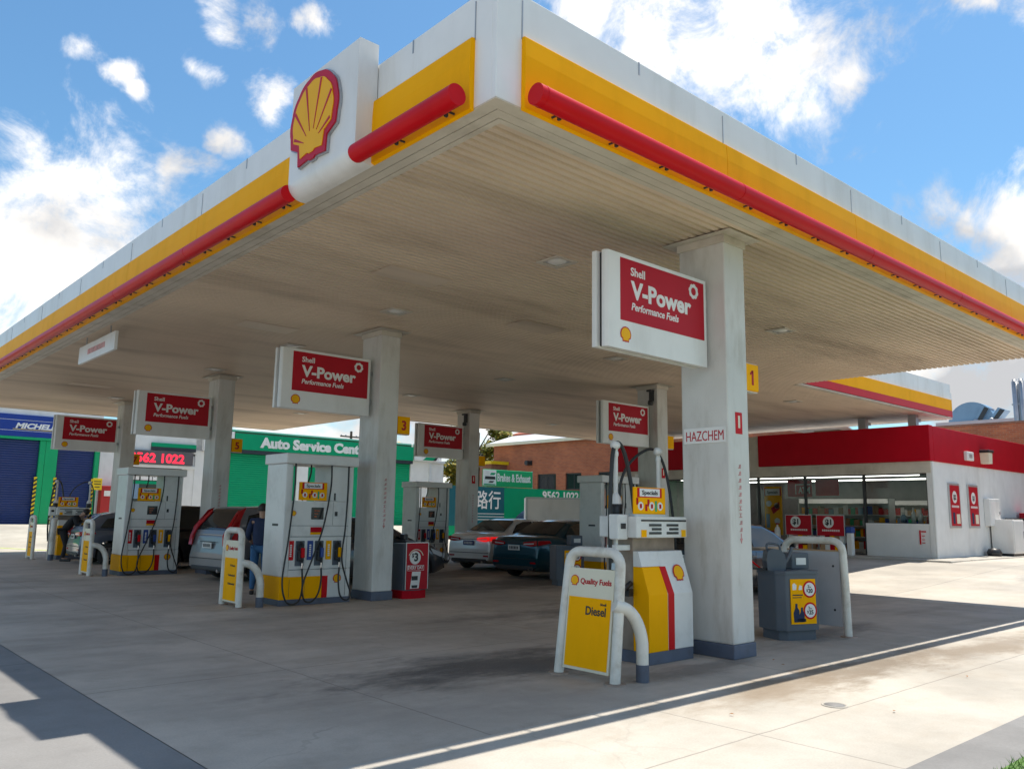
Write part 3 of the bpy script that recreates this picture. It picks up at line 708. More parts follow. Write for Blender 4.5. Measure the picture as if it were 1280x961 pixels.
# ------------------------------------------------------------------ red fuel signs on the columns
def vsign_proto():
    t = thing('fuel_sign', '', 'sign', (0,0,0), group='red and white fuel signs on the columns')
    w, h = 1.84, 1.08
    # local: x 0..w, front face at y=0 looking to -y, z 0..h
    MB().prism([(0.0,0.03),(0.03,0.0),(w,0.0),(w,0.075),(0.0,0.075)], 'z', 0, h).build('front_panel', M['sign_white'], t, bevel=0.006)
    MB().box(0.03, w, 0.075, 0.125, 0.015, h-0.015).build('frame', M['frame_dark'], t)
    MB().box(-0.03, w, 0.125, 0.19, 0.0, h).build('rear_panel', M['sign_white'], t, bevel=0.006)
    MB().box(0.225, w-0.055, -0.004, 0.0, 0.325, h-0.045).build('red_field', M['sign_red'], t)
    W_ = (1,0,0); U_ = (0,0,1)
    text('Shell', t, M['sign_white'], (0.40,-0.004,0.86), W_, U_, 0.095, width=0.25, bold=0.02)
    text('V-Power', t, M['sign_white'], (0.40,-0.004,0.60), W_, U_, 0.20, width=1.12, bold=0.035)
    text('Performance Fuels', t, M['sign_white'], (0.41,-0.004,0.465), W_, U_, 0.085, width=0.86, bold=0.02, shear=0.2)
    mb = MB(); c = (1.575, 0.90)
    K = 16
    for k in range(K):
        a0, a1 = 2*math.pi*k/K, 2*math.pi*(k+1)/K
        def q(a, r): return (c[0]+r*math.cos(a), -0.004, c[1]+r*math.sin(a))
        mb.slab([q(a0,.05),q(a1,.05),q(a1,.088+(0.008 if k%2 else 0)),q(a0,.088+(0.008 if k%2 else 0))], (0,-1,0), 0.003)
    mb.build('ring_mark', M['sign_white'], t)
    mb = MB(); scallop(mb, (0.31,-0.002,0.165), W_, U_, 0.155, 0.004, False); mb.build('scallop_badge', EM, t)
    MB().box(w, w+0.08, 0.06, 0.14, 0.25, 0.32).box(w, w+0.08, 0.06, 0.14, 0.8, 0.87).build('bracket', M['steel'], t)
    return t
vs0 = vsign_proto()
VL = ['largest and nearest red and white V-Power sign, on the HAZCHEM column', 'V-Power sign above the tall pump, on the second column', 'V-Power sign above the red digit display, on the third column', 'V-Power sign at far left, in front of the blue shopfront']
for i, yv in enumerate(C_ROWS):
    loc = (4.24-1.92, yv+0.22, 3.40)
    if i == 0: vs0.location = loc; vs0['label'] = VL[0]
    else: copy_tree(vs0, loc, VL[i])
copy_tree(vs0, (13.1-1.92, 8.78, 3.40), 'V-Power sign behind the diesel pump hose arms')
copy_tree(vs0, (13.15-1.92, 16.72, 3.40), 'dim V-Power sign over the white sedan, near the yellow tree')
# pump numbers
def num_sign(n, loc, label):
    t = thing('number_sign', label, 'number sign', loc, group='yellow pump number signs on the columns')
    MB().box(0, 0.29, 0, 0.16, 0, 0.34).build('plate', M['yellow'], t, bevel=0.012)
    MB().box(-0.008, 0.298, 0.03, 0.13, -0.012, 0.352).build('frame', M['sign_white'], t, bevel=0.004)
    if n: text(n, t, M['sign_red'], (0.145,-0.001,0.08), (1,0,0), (0,0,1), 0.18, align='C', bold=0.03)
    if n == '1': MB().prism([(0.145,0.26),(0.145,0.225),(0.09,0.195),(0.09,0.225)], 'y', -0.004, -0.001).build('digit_flag', M['sign_red'], t)
num_sign('1', (4.70, 0.62, 3.17), 'yellow sign numbered 1 on the nearest column')
num_sign('3', (4.70, 8.25, 3.10), 'yellow sign numbered 3 on the second column')
num_sign('5', (4.70, 15.88, 3.10), 'yellow number sign on the third column beside the green fascia')
num_sign('7', (4.70, 23.9, 3.05), 'small yellow number sign left of the red digits')
num_sign('', (13.62, 16.55, 3.2), 'dim yellow number sign in front of the yellow tree')
num_sign('', (13.56, 8.6, 3.4), 'yellow number sign partly hidden behind the nearest column')
# long hanging sign below the left edge
hs = thing('hanging_sign', 'narrow white sign hanging under the left canopy edge', 'sign', (0.36, 11.35, 4.55))
MB().box(0, 0.06, 0, 2.4, 0, 0.36).build('board', M['sign_white'], hs, bevel=0.006)
for yv in (0.4, 2.0): MB().cyl((0.03,yv,0.36),(0.03,yv,0.52),0.015,8).build('hanger', M['steel'], hs)
mb = MB(); yv = 1.75; rr = random.Random(2)
while yv > 0.65:
    w = rr.uniform(0.04,0.075); mb.box(-0.003, 0.0, yv-w, yv, 0.13, 0.24); yv -= w+0.025
mb.build('faded_lettering', M['faded_red'], hs)
# ------------------------------------------------------------------ tall three-hose fuel pump
def smooth_path(pts, n=8):
    """Catmull-Rom through pts"""
    P = [Vector(p) for p in pts]; P = [P[0]*2-P[1]]+P+[P[-1]*2-P[-2]]; out = []
    for i in range(1, len(P)-2):
        for k in range(n):
            t = k/n; a, b, c, d = P[i-1], P[i], P[i+1], P[i+2]
            out.append(0.5*((2*b)+(c-a)*t+(2*a-5*b+4*c-d)*t*t+(3*b-a-3*c+d)*t**3))
    out.append(P[-2]); return out
def specials_board(parent, x0, x1, z0, z1, y, name='specials_board'):
    b = MB().box(x0, x1, y, y+0.02, z0, z1).build(name, M['yellow'], parent, bevel=0.003)
    w, h = x1-x0, z1-z0
    MB().box(x0+w*.10, x1-w*.12, y-.003, y, z0+h*.62, z1-h*.03).build('red_corner', M['red'], b)
    MB().box(x0+w*.17, x1-w*.19, y-.006, y-.003, z0+h*.66, z1-h*.05).build('title_plate', M['sign_white'], b)
    text('Specials', b, M['ink'], (x0+w*.49, y-.006, z0+h*.73), (1,0,0), (0,0,1), h*.16, width=w*.5, align='C', bold=0.02)
    for fx in (.2,.55,.82): MB().lathe([(0,-.004),(w*.085,-.004),(w*.085,0)], (x0+w*fx, y-.001, z0+h*.3), axis='y', seg=14, smooth=False).build('price_disc', M['sign_white'], b)
    for fx, dz in ((.35,.12),(.42,.3),(.07,.35)): MB().box(x0+w*fx, x0+w*(fx+.06), y-.003, y, z0+h*dz, z0+h*(dz+.25)).build('printed_pack', M['dark_red'], b)
    for fx in (.2,.55,.82): MB().box(x0+w*(fx-.03), x0+w*(fx+.03), y-.009, y-.0055, z0+h*.22, z0+h*.38).build('printed_digit', M['dark_red'], b)
    MB().box(x0+w*.66, x0+w*.72, y-.003, y, z0+h*.1, z0+h*.5).build('printed_bottle', M['green'], b)
    return b
def nozzle(parent, x, z0, z1, y, colr):
    """nozzle hanging in its recessed boot"""
    h = z1-z0
    n_ = MB().box(x-0.085, x+0.085, y-0.012, y+0.004, z0, z1).build('nozzle_boot', M['bin'], parent, bevel=0.01)
    g = MB()
    g.tube(smooth_path([(x-0.035,y-0.02,z1-0.16),(x-0.04,y-0.035,z1-0.07),(x-0.01,y-0.045,z1-0.03),(x+0.03,y-0.05,z1-0.09),(x+0.035,y-0.055,z0+0.16),(x+0.03,y-0.055,z0+0.05)],5), 0.02, 8)
    g.box(x-0.05, x-0.012, y-0.06, y-0.015, z0+0.09, z0+0.25); g.tube([(x-0.03,y-0.05,z0+0.1),(x+0.035,y-0.07,z0+0.08)],0.012,6)
    g.build('nozzle', M['black'], n_, bevel=0.004)
    MB().box(x-0.002, x+0.062, y-0.085, y-0.035, z0+0.14, z1-0.12).build('nozzle_cover', colr, n_, bevel=0.012)
    MB().cyl((x+0.03,y-0.055,z0+0.05),(x+0.03,y-0.055,z0-0.05),0.016,8).build('swivel', M['chrome'], n_)
def hose(parent, pts, r=0.0155): MB().tube(smooth_path(pts, 9), r, 8).build('hose', M['rubber'], parent)
def tall_pump():
    t = thing('fuel_pump', '', 'fuel pump', (0,0,0), group='tall three-hose fuel pumps')
    W, D = 1.36, 0.74
    MB().box(-.012, W+.012, -.012, D+.012, 0, 0.10).build('plinth', M['slate'], t, bevel=0.008)
    MB().box(0, 0.14, 0, D, 0.48, 2.42).build('left_tower', M['pump_white'], t, bevel=0.02)
    MB().box(0.92, 1.28, 0.06, D-.06, 1.78, 2.42).box(1.28, W, 0.02, D-.02, 1.16, 2.42).build('right_tower', M['pump_white'], t, bevel=0.012)
    MB().box(-0.03, W+0.06, -0.06, D+0.06, 2.42, 2.60).build('header', M['pump_white'], t, bevel=0.02)
    MB().box(0.14, 1.28, 0.02, D-.02, 1.16, 1.78).build('display_housing', M['pump_white'], t, bevel=0.008)
    MB().box(0.142, W-.002, 0.012, D-.02, 0.60, 1.155).build('nozzle_panel', M['pump_white'], t, bevel=0.004)
    MB().box(0.142, W, 0.016, D-.016, 0.10, 0.594).build('skirt', M['pump_white'], t, bevel=0.004)
    MB().box(-0.006, 0.139, -0.004, D+.004, 0.10, 0.482).box(0.139, 0.80, 0.010, D-.01, 0.102, 0.478).build('yellow_band', M['yellow'], t, bevel=0.004)
    MB().box(0.80, 0.91, 0.009, 0.016, 0.102, 0.478).build('red_stripe', M['red'], t)
    mb = MB()
    mb.box(0.15,1.3,0.010,0.013,0.596,0.601); mb.box(0.15,1.3,0.009,0.0125,1.155,1.162); mb.box(0.15,1.28,0.0165,0.021,1.345,1.351); mb.box(1.265,1.27,0.009,0.0125,0.12,1.15)
    mb.box(0.17,0.174,0.007,0.011,0.14,0.44); mb.box(0.46,0.464,0.007,0.011,0.14,0.44); mb.box(0.96,0.963,0.0165,0.021,1.36,1.77)
    mb.build('panel_joint', M['frame_dark'], t)
    s_ = MB().box(0.53, 0.77, 0.008, 0.022, 1.46, 1.67).build('screen', M['screen'], t, bevel=0.004)
    mb = MB()
    for i, z in enumerate((1.61, 1.56, 1.51)): mb.box(0.58, 0.60+0.03*(3-i), 0.005, 0.008, z-0.012, z+0.012)
    mb.build('digits', M['brick'], s_)
    MB().box(1.0, 1.05, 0.008, 0.022, 1.52, 1.60).build('keypad', M['black'], t); MB().box(0.99, 1.02, 0.05, 0.06, 1.80, 1.93).build('card_slot', M['black'], t)
    MB().box(0.53, 0.75, 0.012, 0.02, 1.235, 1.325).build('red_decal', M['dark_red'], t)
    MB().box(0.53, 0.75, 0.012, 0.02, 1.195, 1.233).build('yellow_decal', M['yellow'], t)
    MB().box(-0.004, 0.0, 0.2, 0.42, 1.34, 1.38).build('maker_plate', M['frame_dark'], t)
    mb = MB(); scallop(mb, (0.19,0.018,1.56), (1,0,0), (0,0,1), 0.085, 0.004, False); mb.build('scallop_badge', EM, t)
    mb = MB(); scallop(mb, (1.10,0.012,0.42), (1,0,0), (0,0,1), 0.14, 0.005, False); mb.build('scallop_badge', EM, t)
    for x, c in ((0.165,'red'),(0.535,'blue_flag'),(0.90,'yellow')):
        f_ = MB().box(x-.055, x+.055, 0.004, 0.012, 0.76, 1.09).build('grade_flag', M[c], t)
        mb = MB(); z = 0.82
        while z < 1.02: mb.box(x-.018, x+.018, 0.001, 0.004, z, z+.024); z += .036
        mb.build('grade_lettering', M['sign_white'], f_)
    nozzle(t, 0.34, 0.66, 1.09, 0.012, M['red']); nozzle(t, 0.71, 0.66, 1.09, 0.012, M['blue_flag']); nozzle(t, 1.07, 0.66, 1.09, 0.012, M['yellow'])
    hose(t, [(0.16,-.03,2.42),(0.14,-.06,1.9),(0.06,-.09,1.1),(-0.03,-.13,0.45),(0.02,-.17,0.12),(0.16,-.16,0.035),(0.30,-.14,0.10),(0.365,-.1,0.32),(0.37,-.05,0.62)])
    hose(t, [(0.87,-.03,2.42),(0.85,-.06,2.0),(0.72,-.10,1.35),(0.52,-.13,0.8),(0.34,-.16,0.35),(0.38,-.16,0.10),(0.52,-.15,0.06),(0.66,-.12,0.18),(0.73,-.08,0.4),(0.74,-.05,0.62)])
    hose(t, [(1.22,-.03,2.42),(1.21,-.05,1.9),(1.17,-.08,1.3),(1.12,-.10,0.95),(1.12,-.11,0.70),(1.22,-.13,0.38),(1.30,-.14,0.15),(1.22,-.14,0.05),(1.10,-.12,0.14),(1.07,-.09,0.4),(1.10,-.05,0.62)])
    hose(t, [(0.53,.1,2.42),(0.53,.1,2.3),(0.52,.12,2.2),(0.50,.2,2.0),(0.49,.3,1.79)])
    specials_board(t, 0.29, 0.84, 1.79, 2.11, 0.05)
    return t
tp = tall_pump()
TP = [(2.50, 8.36, 'nearest tall white fuel pump with yellow skirt and three hoses'),
      (2.36, 16.4, 'tall white pump below the red lit digits at left'),
      (11.2, 8.85, 'grey sided tall pump directly behind the diesel pump hoses'),
      (11.3, 16.85, 'shaded tall pump to the left of the white sedan')]
for i, (x, y, lab) in enumerate(TP):
    if i == 0: tp.location = (x, y, 0); tp['label'] = lab
    else: copy_tree(tp, (x, y, 0), lab)

# ------------------------------------------------------------------ low diesel pump with hose masts
def low_pump():
    t = thing('diesel_pump', '', 'fuel pump', (0,0,0), group='low fuel pumps with hose masts')
    W = 0.80
    MB().box(0, W, 0, 0.62, 0, 0.13).build('plinth', M['slate'], t, bevel=0.006)
    pf = [(0.0,0.13),(0.0,0.74),(0.15,1.21),(0.22,1.21),(0.22,0.13)]      # (y,z): hood front leans back above the kink
    MB().prism([(y, z) for y, z in pf], 'x', 0.335, W).build('hood', M['pump_white'], t, bevel=0.012)
    def front(x0, x1, z0, z1, nm, m, skew=0.0):
        mb = MB(); e = 0.004
        def Y(z): return -e if z <= 0.74 else -e+0.15*(z-0.74)/0.47
        zs = [z0]+([0.74] if z0 < 0.74 < z1 else [])+[z1]
        for a, b in zip(zs[:-1], zs[1:]):
            k0 = skew*max(0, a-.74); k1 = skew*max(0, b-.74)
            mb.slab([(x0-k0,Y(a),a),(x1-k0,Y(a),a),(x1-k1,Y(b),b),(x0-k1,Y(b),b)], (0,1,0), 0.003)
        return mb.build(nm, m, t)
    MB().prism([(0.0,0.13),(0.0,0.74),(0.095,1.04),(0.22,1.04),(0.22,0.13)], 'x', 0.0, 0.333).build('yellow_panel', M['yellow'], t, bevel=0.008)
    MB().prism([(0.097,1.042),(0.15,1.21),(0.22,1.21),(0.22,1.042)], 'x', 0.0, 0.333).build('white_cap', M['pump_white'], t, bevel=0.006)
    front(0.34, 0.45, 0.135, 1.04, 'red_stripe', M['red'], 0.12)
    mb = MB(); scallop(mb, (0.62,0.062,0.96), (1,0,0), (0,0.3,1), 0.17, 0.006, False); mb.build('scallop_badge', EM, t)
    MB().box(0.0, W-.03, 0.225, 0.62, 0.13, 1.36).build('cabinet', M['brown_metal'], t, bevel=0.006)
    m_ = MB().box(-0.08, W+.05, 0.10, 0.66, 1.36, 1.60).build('meter_head', M['pump_white'], t, bevel=0.012)
    MB().box(0.0, W+.03, 0.094, 0.10, 1.545, 1.565).build('display_slot', M['screen'], m_)
    mb = MB()
    for r_ in range(3):
        for c_ in range(2): mb.box(0.14+c_*.32+(0.05 if r_==1 else 0), 0.36+c_*.32, 0.094, 0.10, 1.40+r_*.045, 1.427+r_*.045)
    mb.build('counter_digits', M['frame_dark'], m_)
    MB().box(0.0, 0.09, 0.094, 0.10, 1.37, 1.45).build('yellow_decal', M['yellow'], m_)
    MB().box(0.74, 0.82, 0.094, 0.10, 1.37, 1.45).build('orange_decal', M['emblem_yellow'], m_)
    specials_board(t, -0.05, 0.52, 1.625, 1.93, 0.16)
    MB().box(-0.05, 0.55, 0.14, 0.24, 1.60, 1.625).build('board_foot', M['alu'], t)
    # control box on the near end
    b_ = MB().box(-0.26, -0.085, 0.22, 0.36, 1.34, 1.62).build('control_box', M['pump_white'], t, bevel=0.015)
    MB().box(-0.21, -0.13, 0.212, 0.22, 1.46, 1.52).build('control_screen', M['screen'], b_)
    MB().box(-0.24, 0.0, 0.26, 0.40, 1.22, 1.28).box(-0.20,-0.16,0.30,0.34,0.0,1.36).build('box_bracket', M['pump_white'], t, bevel=0.005)
    for (x, y) in ((-0.06, 0.42), (0.96, 0.60)):
        p_ = MB().lathe([(0.026,1.7),(0.026,2.36),(0.032,2.38),(0.0,2.40)], (x,y,0), seg=12).lathe([(0.075,1.72),(0.062,1.80),(0.028,1.86)], (x,y,0), seg=14).build('hose_mast', M['pump_white'], t)
        MB().lathe([(0.07,1.60),(0.078,1.62),(0.078,1.735),(0.05,1.74)], (x,y,0), seg=14).build('spring_boot', M['black'], p_)
        MB().lathe([(0.0,-0.05),(0.045,-0.04),(0.05,0.0),(0.045,0.04),(0,0.05)], (x-.03,y-.02,2.41), axis='x', seg=12).lathe([(0.028,2.28),(0.034,2.29),(0.034,2.33),(0.028,2.34)], (x,y,0), seg=10).build('mast_head', M['pump_white'], p_)
        MB().cyl((x,y,1.34),(x,y,1.62),0.04,10).build('mast_foot', M['pump_white'], p_)
    hose(t, [(-0.20,.34,0.55),(-0.24,.34,1.0),(-0.23,.36,1.6),(-0.18,.38,2.1),(-0.12,.4,2.36),(-0.03,.4,2.44),(0.06,.38,2.30),(0.12,.34,1.95),(0.14,.30,1.6),(0.12,.16,1.4)], 0.024)
    hose(t, [(0.42,.75,1.60),(0.41,.76,1.95),(0.52,.72,2.22),(0.74,.66,2.40),(0.93,.62,2.42),(1.04,.56,2.2),(1.07,.48,1.7),(1.06,.42,1.1),(1.05,.38,0.4),(1.02,.40,0.02)], 0.018)
    MB().tube([(-0.14,.24,0.80),(-0.02,.24,0.86)], 0.03, 10).box(-0.1,-0.03,0.2,0.27,0.72,0.8).build('nozzle', M['black'], t)
    return t
lp = low_pump()
lp.location = (3.16, 0.95, 0); lp['label'] = 'low diesel pump with yellow, red and white hood beside the HAZCHEM column'
copy_tree(lp, (2.75, 23.9, 0), 'distant low pump with white hose mast before the blue shutter')

# ------------------------------------------------------------------ hoop guards with fuel panels
def hoop(w, h, r, rr=0.14, lean=0.03):
    pts = [(0, 0, 0.0), (0, lean*.4, h*.5)]
    for i in range(7):
        a = R(180-90*i/6); pts.append((0, lean+rr+rr*math.cos(a), h-rr+rr*math.sin(a)))
    for i in range(7):
        a = R(90-90*i/6); pts.append((0, w-lean-rr+rr*math.cos(a), h-rr+rr*math.sin(a)))
    pts += [(0, w-lean*.4, h*.5), (0, w, 0.0)]
    return pts
def guard(loc, label, w, h, words, side=True, r=0.052, panel='cream'):
    """hoop in the y-z plane, panel looks to -x"""
    t = thing('hoop_guard', label, 'guard rail', loc, group='white hoop guards at the pump ends')
    MB().tube(hoop(w, h, r), r, 16).build('hoop_tube', M['white_tube'], t)
    for y in (0, w): MB().lathe([(0,0.014),(r*2.0,0.014),(r*2.1,0.0)], (0,y,0), seg=18, smooth=False).build('foot_plate', M['brown_metal'], t)
    p_ = MB().box(-0.028, 0.006, r*1.15+.01, w-r*1.15-.01, 0.07, h-0.17).build('panel', M[panel], t, bevel=0.004)
    MB().box(-0.033, -0.028, r*1.15+.035, w-r*1.15-.035, 0.10, h-0.46).build('yellow_field', M['yellow'], p_)
    f = 1.0
    mb = MB(); scallop(mb, (-0.031, w-0.155, h-0.30), (0,-1,0), (0,0,1), 0.095, 0.004, False); mb.build('scallop_badge', EM, p_)
    text('Quality Fuels', p_, M['sign_red'], (-0.029, w-0.235, h-0.325), (0,-1,0), (0,0,1), 0.055, width=w-0.34, bold=0.02)
    for (s, z, hh, ww) in words:
        text(s, p_, M['ink'], (-0.0335, 0.15, z), (0,-1,0), (0,0,1), hh, width=ww, align='R', bold=0.02)
    MB().box(-0.02, 0.03, 0.04, 0.13, h-0.165, h-0.10).build('panel_clip', M['steel'], t)
    if side:
        pts = [(0.02, 0.02, 0.74)]
        for i in range(9):
            a = R(90-90*i/8); pts.append((0.06+0.27*math.cos(a), -0.07*i/8, 0.36+0.36*math.sin(a)))
        pts.append((0.33, -0.07, 0.16))
        MB().tube(pts, 0.062, 14).build('side_rail', M['white_tube'], t)
        MB().cyl((0.33,-0.07,0.0),(0.33,-0.07,0.165),0.065,14).build('rail_foot', M['slate'], t)
    return t
g1 = guard((2.08, 0.51, 0), 'large hoop guard with yellow Diesel panel, nearest the camera', 0.76, 1.24, [('Diesel', 0.615, 0.085, 0.27), ('Shell', 0.715, 0.024, 0.08)])
for ch_ in [k for k in bpy.data.objects if k.parent == g1 and k.name.split('.')[0] in ('hoop_tube', 'panel', 'panel_clip')]: ch_.rotation_euler = (0, R(6.5), 0)     # this hoop has been knocked back
GW = [('V-Power', 0.66, 0.035, 0.20), ('Unleaded', 0.50, 0.035, 0.26), ('Unleaded', 0.36, 0.035, 0.26)]
guard((1.85, 8.5, 0), 'white hoop guard with yellow panel in front of the nearest tall pump', 0.68, 1.26, GW)
guard((1.72, 16.55, 0), 'third white hoop guard from the right, left of the tall pump with red digits above', 0.66, 1.28, GW)
guard((2.15, 24.2, 0), 'farthest white hoop guard, at left before the green pillar', 0.62, 1.3, GW, side=False)
bl = thing('bollard', 'plain white bollard with dark foot by the farthest hoop guard', 'bollard', (2.5, 23.5, 0))
MB().lathe([(0.075,0.18),(0.075,1.22),(0.06,1.25),(0,1.26)], seg=14).build('post', M['white_tube'], bl)
MB().lathe([(0.08,0),(0.08,0.18)], seg=14).build('foot', M['slate'], bl)
g = thing('hoop_guard', 'white hoop guard with plain grey back panel, right of the slate bin', 'guard rail', (7.14, 0.66, 0), group='white hoop guards at the pump ends')
MB().tube(hoop(0.95, 1.3, 0.052, 0.16), 0.052, 16).build('hoop_tube', M['white_tube'], g)
for y in (0, 0.95): MB().lathe([(0,0.014),(0.10,0.014),(0.11,0.0)], (0,y,0), seg=18, smooth=False).build('foot_plate', M['brown_metal'], g)
p_ = MB().box(-0.02, 0.02, 0.075, 0.875, 0.13, 1.15).build('panel', M['grey_box'], g, bevel=0.004)
mb = MB()
for y in (0.17, 0.8):
    for z in (0.35, 0.95): mb.lathe([(0,-0.012),(0.014,-0.010),(0.016,0.0)], (-0.02,y,z), axis='x', seg=10)
mb.build('bolt', M['black'], p_)
MB().box(-0.022, 0.022, 0.07, 0.88, 1.15, 1.17).build('wooden_edge', M['kraft'], p_)

# ------------------------------------------------------------------ windscreen-water and oil bins
def service_bin(loc, label):
    t = thing('service_bin', label, 'bin', loc, R(-20), group='slate service bins with yellow oil posters')
    oct_ = [(0.10,0.0),(0.62,0.0),(0.72,0.10),(0.72,0.46),(0.62,0.56),(0.10,0.56),(0.0,0.46),(0.0,0.10)]
    ins = [(0.14,0.04),(0.60,0.04),(0.68,0.12),(0.68,0.44),(0.60,0.52),(0.14,0.52),(0.05,0.44),(0.05,0.12)]
    MB().prism(ins, 'z', 0.0, 0.13).build('base', M['bin'], t, bevel=0.01)
    MB().prism(oct_, 'z', 0.13, 0.86).build('body', M['bin'], t, bevel=0.014)
    MB().prism([(x*1.03-.01, y*1.04-.01) for x, y in oct_], 'z', 0.862, 0.905).build('lid', M['bin'], t, bevel=0.012)
    d_ = MB().box(0.50, 0.80, 0.34, 0.60, 0.905, 1.13).build('towel_dispenser', M['bin'], t, bevel=0.015)
    MB().box(0.57, 0.74, 0.334, 0.34, 0.965, 1.06).build('towel_slot', M['sign_white'], d_)
    q = MB().box(0.16, 0.58, -0.012, -0.002, 0.215, 0.80).build('poster', M['yellow'], t)
    for z in (0.665, 0.385):
        MB().lathe([(0,-0.003),(0.112,-0.003),(0.112,0.0)], (0.475,-0.012,z), axis='y', seg=26, smooth=False).build('price_ring', M['red'], q)
        MB().lathe([(0,-0.0055),(0.088,-0.0055),(0.088,-0.003)], (0.475,-0.012,z), axis='y', seg=26, smooth=False).build('price_disc', M['sign_white'], q)
    for z, s in ((0.665, '20'), (0.385, '25')):
        text('2', q, M['ink'], (0.455,-0.0175,z+0.022), (1,0,0), (0,0,1), 0.036, align='C', bold=0.02)
        text('for', q, M['ink'], (0.488,-0.0175,z+0.022), (1,0,0), (0,0,1), 0.018, align='C', bold=0.01)
        text('$', q, M['ink'], (0.432,-0.0175,z-0.03), (1,0,0), (0,0,1), 0.035, align='C', bold=0.015)
        text(s, q, M['ink'], (0.487,-0.0175,z-0.045), (1,0,0), (0,0,1), 0.055, align='C', bold=0.025)
    mb = MB()
    for (x, s_) in ((0.245,1.0),(0.335,0.9)):
        mb.prism([(x-.04*s_,0.24),(x+.045*s_,0.24),(x+.05*s_,0.37*s_+.02),(x+.02*s_,0.43*s_),(x+.02*s_,0.48*s_),(x-.015*s_,0.48*s_),(x-.02*s_,0.42*s_),(x-.05*s_,0.36*s_)], 'y', -0.015, -0.012)
    mb.build('printed_bottle', M['navy_jacket'], q)
    MB().prism([(0.19,0.66),(0.25,0.66),(0.26,0.72),(0.22,0.75),(0.19,0.73)], 'y', -0.015, -0.012).prism([(0.29,0.66),(0.35,0.66),(0.35,0.71),(0.31,0.72)], 'y', -0.015, -0.012).build('printed_cup', M['sign_white'], q)
    MB().box(0.19,0.36,-0.015,-0.012,0.585,0.60).box(0.19,0.34,-0.015,-0.012,0.555,0.565).box(0.26,0.40,-0.015,-0.012,0.245,0.285).build('printed_line', M['ink'], q)
    return t
sb = service_bin((5.98, 1.0, 0), 'slate service bin with yellow oil poster, next to the grey backed hoop guard')
copy_tree(sb, (9.45, 8.6, 0), 'slate bin with yellow poster half hidden behind the Diesel panel')
# watering can standing on the near bin
wc = thing('watering_can', 'grey plastic watering can standing on the slate bin', 'watering can', (6.02, 1.20, 0.905), R(-38))
body = [(0.0,0.0),(0.24,0.0),(0.26,0.06),(0.25,0.20),(0.20,0.27),(0.08,0.29),(0.01,0.26),(-0.01,0.12)]
MB().prism(body, 'y', 0.0, 0.17).build('can_body', M['bin'], wc, bevel=0.025, seg=3)
MB().tube(smooth_path([(0.03,0.085,0.26),(0.03,0.085,0.34),(0.10,0.085,0.355),(0.20,0.085,0.33),(0.215,0.085,0.25)],5), 0.016, 8).build('handle', M['bin'], wc)
MB().tube([(0.24,0.085,0.05),(0.34,0.085,0.20),(0.385,0.085,0.31)], [0.035,0.026,0.022], 10).build('spout', M['bin'], wc)
# squeegee leaning from the bin to the column
sq = thing('squeegee', 'red handled squeegee leaning between the column and the slate bin', 'squeegee', (6.02, 1.32, 0.905))
MB().tube([(0.02,0,0.02),(-0.75,0.14,0.46)], 0.012, 8).build('handle', M['red'], sq)
MB().box(-0.02,0.08,-0.10,0.10,0.0,0.03).build('blade', M['black'], sq, bevel=0.004)
# small red promotional bin at the second column
pb = thing('promo_bin', 'short red bin with a $3 poster, right of the second column', 'bin', (4.92, 8.16, 0))
sh = [(0.0,0.06),(0.16,0.0),(0.38,0.0),(0.54,0.06),(0.54,0.44),(0.0,0.44)]
MB().prism(sh, 'z', 0, 0.15).build('base', M['dark_red'], pb, bevel=0.01)
MB().prism([(x*.97+.008,y*.97+.006) for x,y in sh], 'z', 0.15, 1.02).build('body', M['bin'], pb, bevel=0.01)
q = MB().box(0.02, 0.52, -0.012, -0.002, 0.17, 1.03).build('poster', M['sign_red'], pb)
MB().box(0.01,0.53,-0.009,0.0,1.03,1.045).box(0.005,0.02,-0.014,0.0,0.17,1.045).box(0.52,0.535,-0.014,0.0,0.17,1.045).build('poster_frame', M['alu'], pb)
MB().lathe([(0,-0.004),(0.125,-0.004),(0.125,0)], (0.22,-0.012,0.76), axis='y', seg=28, smooth=False).build('price_disc', M['sign_white'], q)
text('$', q, M['ink'], (0.165,-0.016,0.77), (1,0,0), (0,0,1), 0.075, align='C', bold=0.02)
text('3', q, M['ink'], (0.24,-0.016,0.70), (1,0,0), (0,0,1), 0.15, align='C', bold=0.04)
text('EVERY DAY', q, M['sign_white'], (0.24,-0.012,0.545), (1,0,0), (0,0,1), 0.065, width=0.36, align='C', bold=0.02)
MB().box(0.05,0.43,-0.0145,-0.012,0.612,0.618).box(0.05,0.43,-0.0145,-0.012,0.518,0.524).box(0.05,0.056,-0.0145,-0.012,0.524,0.612).box(0.424,0.43,-0.0145,-0.012,0.524,0.612).build('line_frame', M['sign_white'], q)
MB().prism([(0.12,0.19),(0.32,0.19),(0.36,0.50),(0.16,0.50)], 'y', -0.0145, -0.012).build('printed_can', M['sign_white'], q)
MB().prism([(0.15,0.34),(0.29,0.34),(0.29,0.42),(0.15,0.42)], 'y', -0.017, -0.0145).prism([(0.16,0.2),(0.28,0.2),(0.29,0.25),(0.15,0.25)], 'y', -0.017, -0.0145).build('printed_label', M['ink'], q)
mb = MB()
for i in range(14):
    a0, a1 = R(20+i*10), R(30+i*10)
    f = lambda a, r: (0.24+r*math.cos(a), -0.012, 0.74+r*math.sin(a))
    mb.slab([f(a0,.165),f(a1,.165),f(a1,.18),f(a0,.18)], (0,-1,0), 0.003)
mb.build('arc_line', M['cream'], q)

